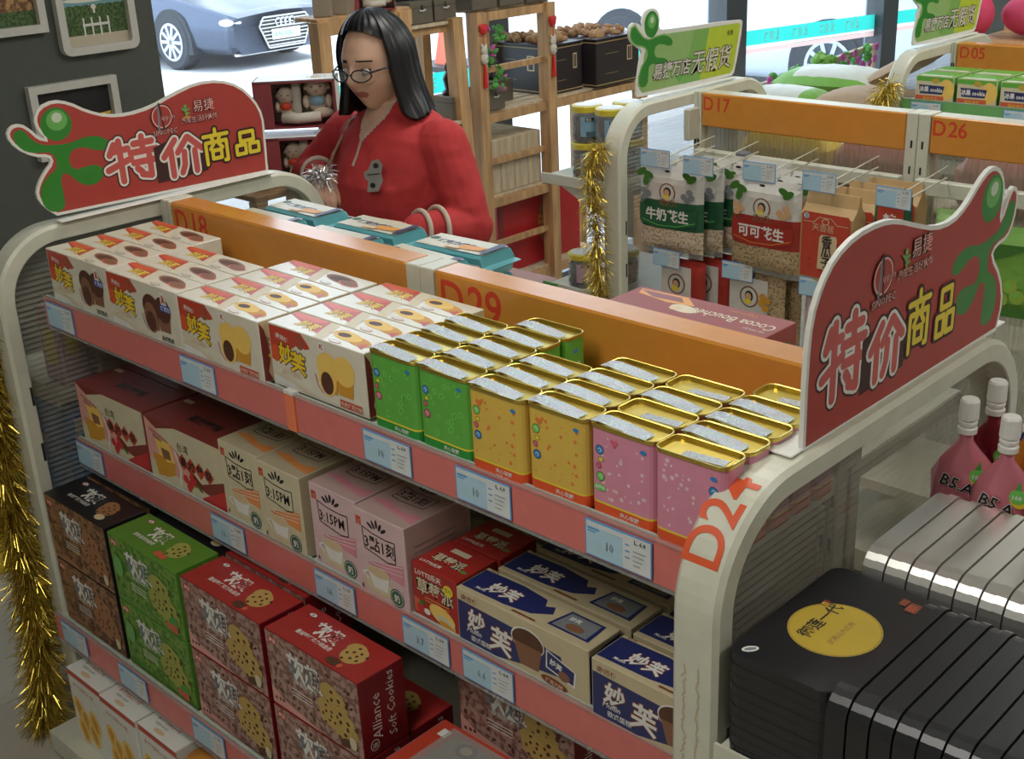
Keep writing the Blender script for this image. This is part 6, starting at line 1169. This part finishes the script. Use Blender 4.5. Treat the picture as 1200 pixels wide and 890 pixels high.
lofts(t, [[(w * math.cos(2 * math.pi * k / 24), d * math.sin(2 * math.pi * k / 24), z) for k in range(24)] for z, w, d in ((.80, .17, .12), (.88, .19, .135), (.96, .185, .135))], 'skin'); remesh(t, 'trousers', .012, ['trouser'], lambda c: 0, person, 4)
for sx in (-1, 1): s = MB(); s.tube([(sx * .10, .07, .04), (sx * .105, -.06, .045), (sx * .108, -.16, .032)], [.044, .050, .032], 14, 'ink_black'); s.box(sx * .1 - .045, sx * .1 + .045, -.16, .10, 0, .02, 'ink_black'); s.build('shoe', person, smooth=True)
# hair: crown cap and side curtains as one thick shell with strands
hb = MB(); nA, nZ = 96, 40; vs = []; fs = []; rnd = random.Random(5); st = [rnd.uniform(-1, 1) for _ in range(nA + 1)]
fr0 = math.radians(66)
for side in (0, 1):
    for i in range(nA + 1):
        a = fr0 + (2 * math.pi - 2 * fr0) * i / nA            # 0 = straight ahead; runs round the back of the head
        ef = min(i, nA - i) / nA * 2
        for k in range(nZ + 1):
            t = k / nZ; off = (.018 if side == 0 else .002) + .0022 * st[i] * (side == 0) * min(1, 3 * t)
            if t < .42:
                ph = t / .42 * math.pi / 2; r = math.sin(ph); x = math.sin(a) * r * (.078 + off); y = -math.cos(a) * r * (.096 + off); z = math.cos(ph) * (.112 + off * .9) + .006
            else:
                q = (t - .42) / .58; fl = 1 + .30 * q * q + .05 * math.sin(q * 5 + i * .3) * q; bot = -.150 - .010 * math.sin(i * .35) + .03 * (1 - min(1, ef * 3)); inn = 1 if side == 0 else .94
                x = math.sin(a) * (.078 + off) * fl * inn; y = -math.cos(a) * (.096 + off) * (1 + .05 * q) * inn; z = .006 + bot * q
            vs.append(HC + HM @ Vector((x, y, z)))
M_ = (nA + 1) * (nZ + 1); id_ = lambda s, i, k: s * M_ + i * (nZ + 1) + k
for i in range(nA):
    for k in range(nZ): fs.append((id_(0, i, k), id_(0, i, k + 1), id_(0, i + 1, k + 1), id_(0, i + 1, k))); fs.append((id_(1, i, k), id_(1, i + 1, k), id_(1, i + 1, k + 1), id_(1, i, k + 1)))
    fs.append((id_(0, i, nZ), id_(1, i, nZ), id_(1, i + 1, nZ), id_(0, i + 1, nZ)))
for i, s in ((0, 0), (nA, 1)):
    for k in range(nZ):
        q = (id_(0, i, k), id_(1, i, k), id_(1, i, k + 1), id_(0, i, k + 1)); fs.append(q if i == 0 else q[::-1])
hb.add(vs, fs, 'hair_black')
# swept fringe over the top of the forehead
for side in (0, 1):
    pass
nF = 28; vs = []; fs = []
for i in range(nF + 1):
    a = -fr0 * 1.12 + 2 * fr0 * 1.12 * i / nF
    for k in range(12):
        t = k / 11; hl = 40 + 24 * abs(a / (fr0 * 1.12)) ** 2.2 ; ph = math.radians(hl) * t; off = .017 * (1 - .55 * t ** 3) + .0015 * math.sin(i * 1.9)
        vs.append(HC + HM @ Vector((math.sin(a) * math.sin(ph) * (.078 + off), -math.cos(a) * math.sin(ph) * (.094 + off), math.cos(ph) * (.112 + off) + .006)))
for i in range(nF):
    for k in range(11): fs.append((i * 12 + k, i * 12 + k + 1, (i + 1) * 12 + k + 1, (i + 1) * 12 + k))
hb.add(vs, fs, 'hair_black'); hb.build('hair', person, smooth=True)
# eyes, glasses
H = lambda x, y, z: HC + HM @ Vector((x, y, z))
for sx in (-1, 1):
    e = MB(); e.ell(H(sx * .031, -.0755, .000), .0115, .0115, .0095, 'eye_white', 14, 9); e.ell(H(sx * .031 - .002, -.0845, -.003), .0052, .004, .0052, 'choc', 12, 7); e.build('eye', person, smooth=True)
gl = MB()
for sx in (-1, 1):
    gl.tube([H(sx * .034 + .026 * math.cos(q * math.pi / 9), -.108 + .0005 * abs(q - 9) + .012 * abs(math.cos(q * math.pi / 9)) * (1 if math.cos(q * math.pi / 9) * sx > 0 else 0), -.003 + .0150 * math.sin(q * math.pi / 9)) for q in range(19)], .0021, 6, 'glasses')
    gl.tube([H(sx * .060, -.098, .004), H(sx * .082, -.05, .006), H(sx * .084, .02, .0)], .0024, 6, 'glasses')
gl.tube([H(-.009, -.110, .0), H(0, -.113, .003), H(.009, -.110, .0)], .002, 6, 'glasses'); gb_ = gl.build('glasses', person, smooth=True)
ln = MB()
for sx in (-1, 1): ln.ell(H(sx * .034, -.1055, -.003), .024, .0012, .0145, 'lens', 20, 6, HM)
ln.build('lens', gb_)
# shoulder strap, embroidered badge, phone
s = MB(); s.tube([(-.125, .10, 1.30), (-.120, .02, 1.388), (-.122, -.06, 1.365), (-.130, -.125, 1.28), (-.135, -.165, 1.18), (-.150, -.165, 1.05), (-.20, -.12, .92)], .018, 8, 'strap', flat=.25); s.build('bag_strap', person)
bd = MB(); c = Vector((.098, -.172, 1.262)); F = Face(bd, c, (1, .22, 0), (0, .18, 1), 6e-4); 
F.poly([(-.020, -.045), (.016, -.040), (.030, -.010), (.022, .010), (.026, .030), (.010, .044), (-.012, .036), (-.020, .014), (-.034, .006), (-.030, -.010), (-.018, -.016)], 'badge_grey'); F.ell(.004, .026, .009, .007, 'ink_black', 12); F.ell(-.002, -.026, .009, .007, 'ink_black', 12); F.stroke([(-.02, .0), (.018, .006)], .003, 'ink_black'); bd.build('embroidered_badge', person)
ph = MB(); ph.cbox(-.075, .075, -.004, .004, -.037, .037, 'phone_white', .003); ph.box(-.058, .058, -.0052, -.004, -.030, .030, 'ink_black'); o = ph.build('phone'); tag(o, 'white-framed phone held in the left hand of the woman', 'phone'); o.location = PO_ + WL + Vector((-.105, -.065, .005)); o.rotation_euler = (-1.15, .1, .25)
W0 = PO_ + WR + Vector((.045, -.045, .0)); tinsel('tinsel_bracelet', [W0 + Vector((.028 * math.cos(k * .9), .01 * math.sin(k * .9), .03 * math.sin(k * .9) - .012 * k)) for k in range(7)], .062, 800, 'tinsel_silver', 'silver tinsel dangling from the right hand of the woman', 'garland', 9, .0034)
# ------------------------------------------------------------------ cars outside
def car(label, loc, rz, L, Wd, H_, m, hood, wheels, wr, suv=False, front=True):
    t = empty('car', loc, rz, label, 'car'); hw = Wd / 2; hl = L / 2; st = []; N = 30
    for i in range(N + 1):
        u = i / N; x = -hl + L * u            # +x is the front
        if suv: top = H_ if .06 < u < .66 else None
        belt = (.62 if not suv else .66) * H_
        nose = .72 * belt
        if u < .04: zt = belt * .9
        elif u > .72: zt = belt + (nose - belt) * ((u - .72) / .28) ** 1.6
        else: zt = belt
        if suv: r = 0 if u < .02 else min(1, (u - .02) / .07) if u < .5 else max(0, min(1, (.74 - u) / .16))
        else: r = max(0, min(1, (u - .10) / .20)) if u < .5 else max(0, min(1, (.72 - u) / .20))
        r = r * r * (3 - 2 * r); tz = zt + (H_ - belt) * r; wf = 1 - .16 * max(0, (u - .85) / .15) ** 2 - .10 * max(0, (.12 - u) / .12) ** 2; wr_ = hw * wf
        st.append([(x, y, z) for y, z in ((-wr_ * .86, .20), (-wr_ * .99, .30), (-wr_, .50), (-wr_ * .97, zt - .03), (-wr_ * (.93 - .16 * r), zt + (tz - zt) * .12 + .01), (-wr_ * (.90 - .20 * r), tz - .05 * r), (-wr_ * .45, tz + .025), (0, tz + .04), (wr_ * .45, tz + .025), (wr_ * (.90 - .20 * r), tz - .05 * r), (wr_ * (.93 - .16 * r), zt + (tz - zt) * .12 + .01), (wr_ * .97, zt - .03), (wr_, .50), (wr_ * .99, .30), (wr_ * .86, .20))])
    b = MB(); K = 15; vs = [p for s in st for p in s]; 
    for i in range(N):
        for k in range(K):
            f = (i * K + k, i * K + (k + 1) % K, (i + 1) * K + (k + 1) % K, (i + 1) * K + k); zc = sum(vs[q][2] for q in f) / 4; u = (i + .5) / N
            gl_ = (k in (4, 9) and ((.12 < u < .68) if suv else (.22 < u < .64))) or (k in (5, 6, 7, 8) and (((.56 < u < .74) or u < .09) if suv else (.52 < u < .72 or .10 < u < .28)))
            b.f.append(f[::-1] if False else f); b.m.append(b.mi('car_glass' if gl_ else m))
    b.v = vs; b.f.append(tuple(range(K))); b.m.append(b.mi(m)); b.f.append(tuple(N * K + k for k in range(K))[::-1]); b.m.append(b.mi(m)); b.build('bodywork', t, smooth=True)
    for x in wheels:
        for sy in (-1, 1):
            a = MB(); a.prism([(wr * 1.16 * math.cos(k * math.pi / 14), wr * 1.16 * math.sin(k * math.pi / 14)) for k in range(15)] + [(-wr * 1.16, -wr * .4), (wr * 1.16, -wr * .4)], (x, sy * (hw - .12), wr), (1, 0, 0), (0, 0, 1), (0, sy, 0), .135, 'tyre'); a.build('wheel_arch', t)
            w = MB(); w.tube([(x, sy * (hw - .2), wr), (x, sy * (hw - .17), wr), (x, sy * (hw + .0), wr), (x, sy * (hw + .03), wr)], [wr * .9, wr, wr, wr * .93], 30, 'tyre'); wo = w.build('wheel', t)
            r = MB(); yy = sy * (hw + .032); r.tube([(x, yy - sy * .02, wr), (x, yy, wr)], [wr * .66, wr * .66], 28, 'car_glass')
            vs2 = []
            for k in range(28): c, s_ = math.cos(k * math.pi / 14), math.sin(k * math.pi / 14); vs2 += [(x + wr * .68 * c, yy + sy * .004, wr + wr * .68 * s_), (x + wr * .59 * c, yy + sy * .006, wr + wr * .59 * s_)]
            r.add(vs2, [(2 * k, 2 * k + 1, (2 * k + 3) % 56, (2 * k + 2) % 56) for k in range(28)], 'rim')
            for k in range(10): a_ = k * math.pi / 5; r.bar((x, yy + sy * .006, wr), (x + wr * .62 * math.cos(a_), yy + sy * .006, wr + wr * .62 * math.sin(a_)), wr * .11, .012, 'rim', (0, 1, 0))
            r.build('rim', wo)
    if front:
        f = MB(); xf = hl + .005
        for sy in (-1, 1): f.ell((hl - .16, sy * (hw - .26), .64 * .9), .16, .20, .065, 'lamp_clear', 14, 8, mathutils.Euler((0, 0, -sy * .5)).to_matrix())
        f.build('headlight', t, smooth=True); g_ = MB(); P = [(-.33, .60), (.33, .60), (.40, .50), (.28, .24), (-.28, .24), (-.40, .50)]; g_.prism(P, (xf - .02, 0, 0), (0, 1, 0), (0, 0, 1), (1, 0, 0), .03, 'ink_black')
        for k in range(8): z = .265 + .042 * k; w_ = .28 + .10 * min(1, (z - .24) / .26); g_.bar((xf + .016, -w_, z), (xf + .016, w_, z), .014, .014, 'chrome')
        for k in range(6): a, c = P[k], P[(k + 1) % 6]; g_.bar((xf + .016, a[0], a[1]), (xf + .016, c[0], c[1]), .02, .02, 'chrome')
        g_.build('grille', t); r = MB()
        for k in range(4): cy = -.105 + .07 * k; r.tube([(xf + .03, cy + .045 * math.cos(q * math.pi / 8), .53 + .045 * math.sin(q * math.pi / 8)) for q in range(17)], .008, 6, 'chrome')
        r.build('ring_emblem', t); p = MB(); p.cbox(xf + .02, xf + .03, -.22, .22, .33, .45, 'sign_white', .002); F = Face(p, (xf + .031, -.22, .33), (0, 1, 0), (0, 0, 1), 1e-3); F.text('A·N1K42', .03, .03, .085, 'plate_cyan', .03, sx=.9); p.build('number_plate', t)
        q = MB(); q.bar((hl - .06, -hw * .8, .20), (hl - .06, hw * .8, .20), .05, .03, 'chrome'); q.build('lower_grille_strip', t)
    return t
car('dark blue saloon car with chrome grille parked outside the window, left', (-12.65, 8.05, -.1), .06, 4.8, 1.82, 1.40, 'car_navy', None, (-1.42, 1.38), .335)
car('dark car beyond the navy saloon, seen above the doll boxes', (-14.2, 11.9, -.1), .06, 4.7, 1.85, 1.6, 'car_navy', None, (-1.4, 1.4), .36, suv=True)
car('white off-road car parked close outside behind the green sign', (-4.35, 9.85, -.1), math.pi, 4.5, 1.9, 1.75, 'car_white', None, (-1.18, 1.18), .36, suv=True, front=False)
b = MB(); b.box(-.35, .35, -.35, .35, 0, .06, 'ink_black'); b.lathe([(.18, .06), (.05, .7), (0, .72)], (0, 0, 0), 16, 'fruit_red'); b.lathe([(.125, .25), (.09, .42)], (0, 0, 0), 16, 'sign_white', 1.02, 1.02, False); o = b.build('traffic_cone'); tag(o, 'red and white traffic cone on the bright forecourt outside', 'cone'); o.location = (-8.2, 9.0, -.1)
b = MB()
for k in range(5): b.box(-3, 3, -.02, .02, .95 + .12 * k, 1.01 + .12 * k, 'stripe_blue')
b.box(-3, 3, -.01, .01, .9, 1.6, 'sign_white'); b.box(-3.0, -2.9, -.05, .05, 0, 1.7, 'sign_white'); b.box(2.9, 3.0, -.05, .05, 0, 1.7, 'sign_white'); o = b.build('striped_banner'); tag(o, 'blue and white striped banner outside beyond the far window', 'banner'); o.location = (-5.5, 14.5, -.1)
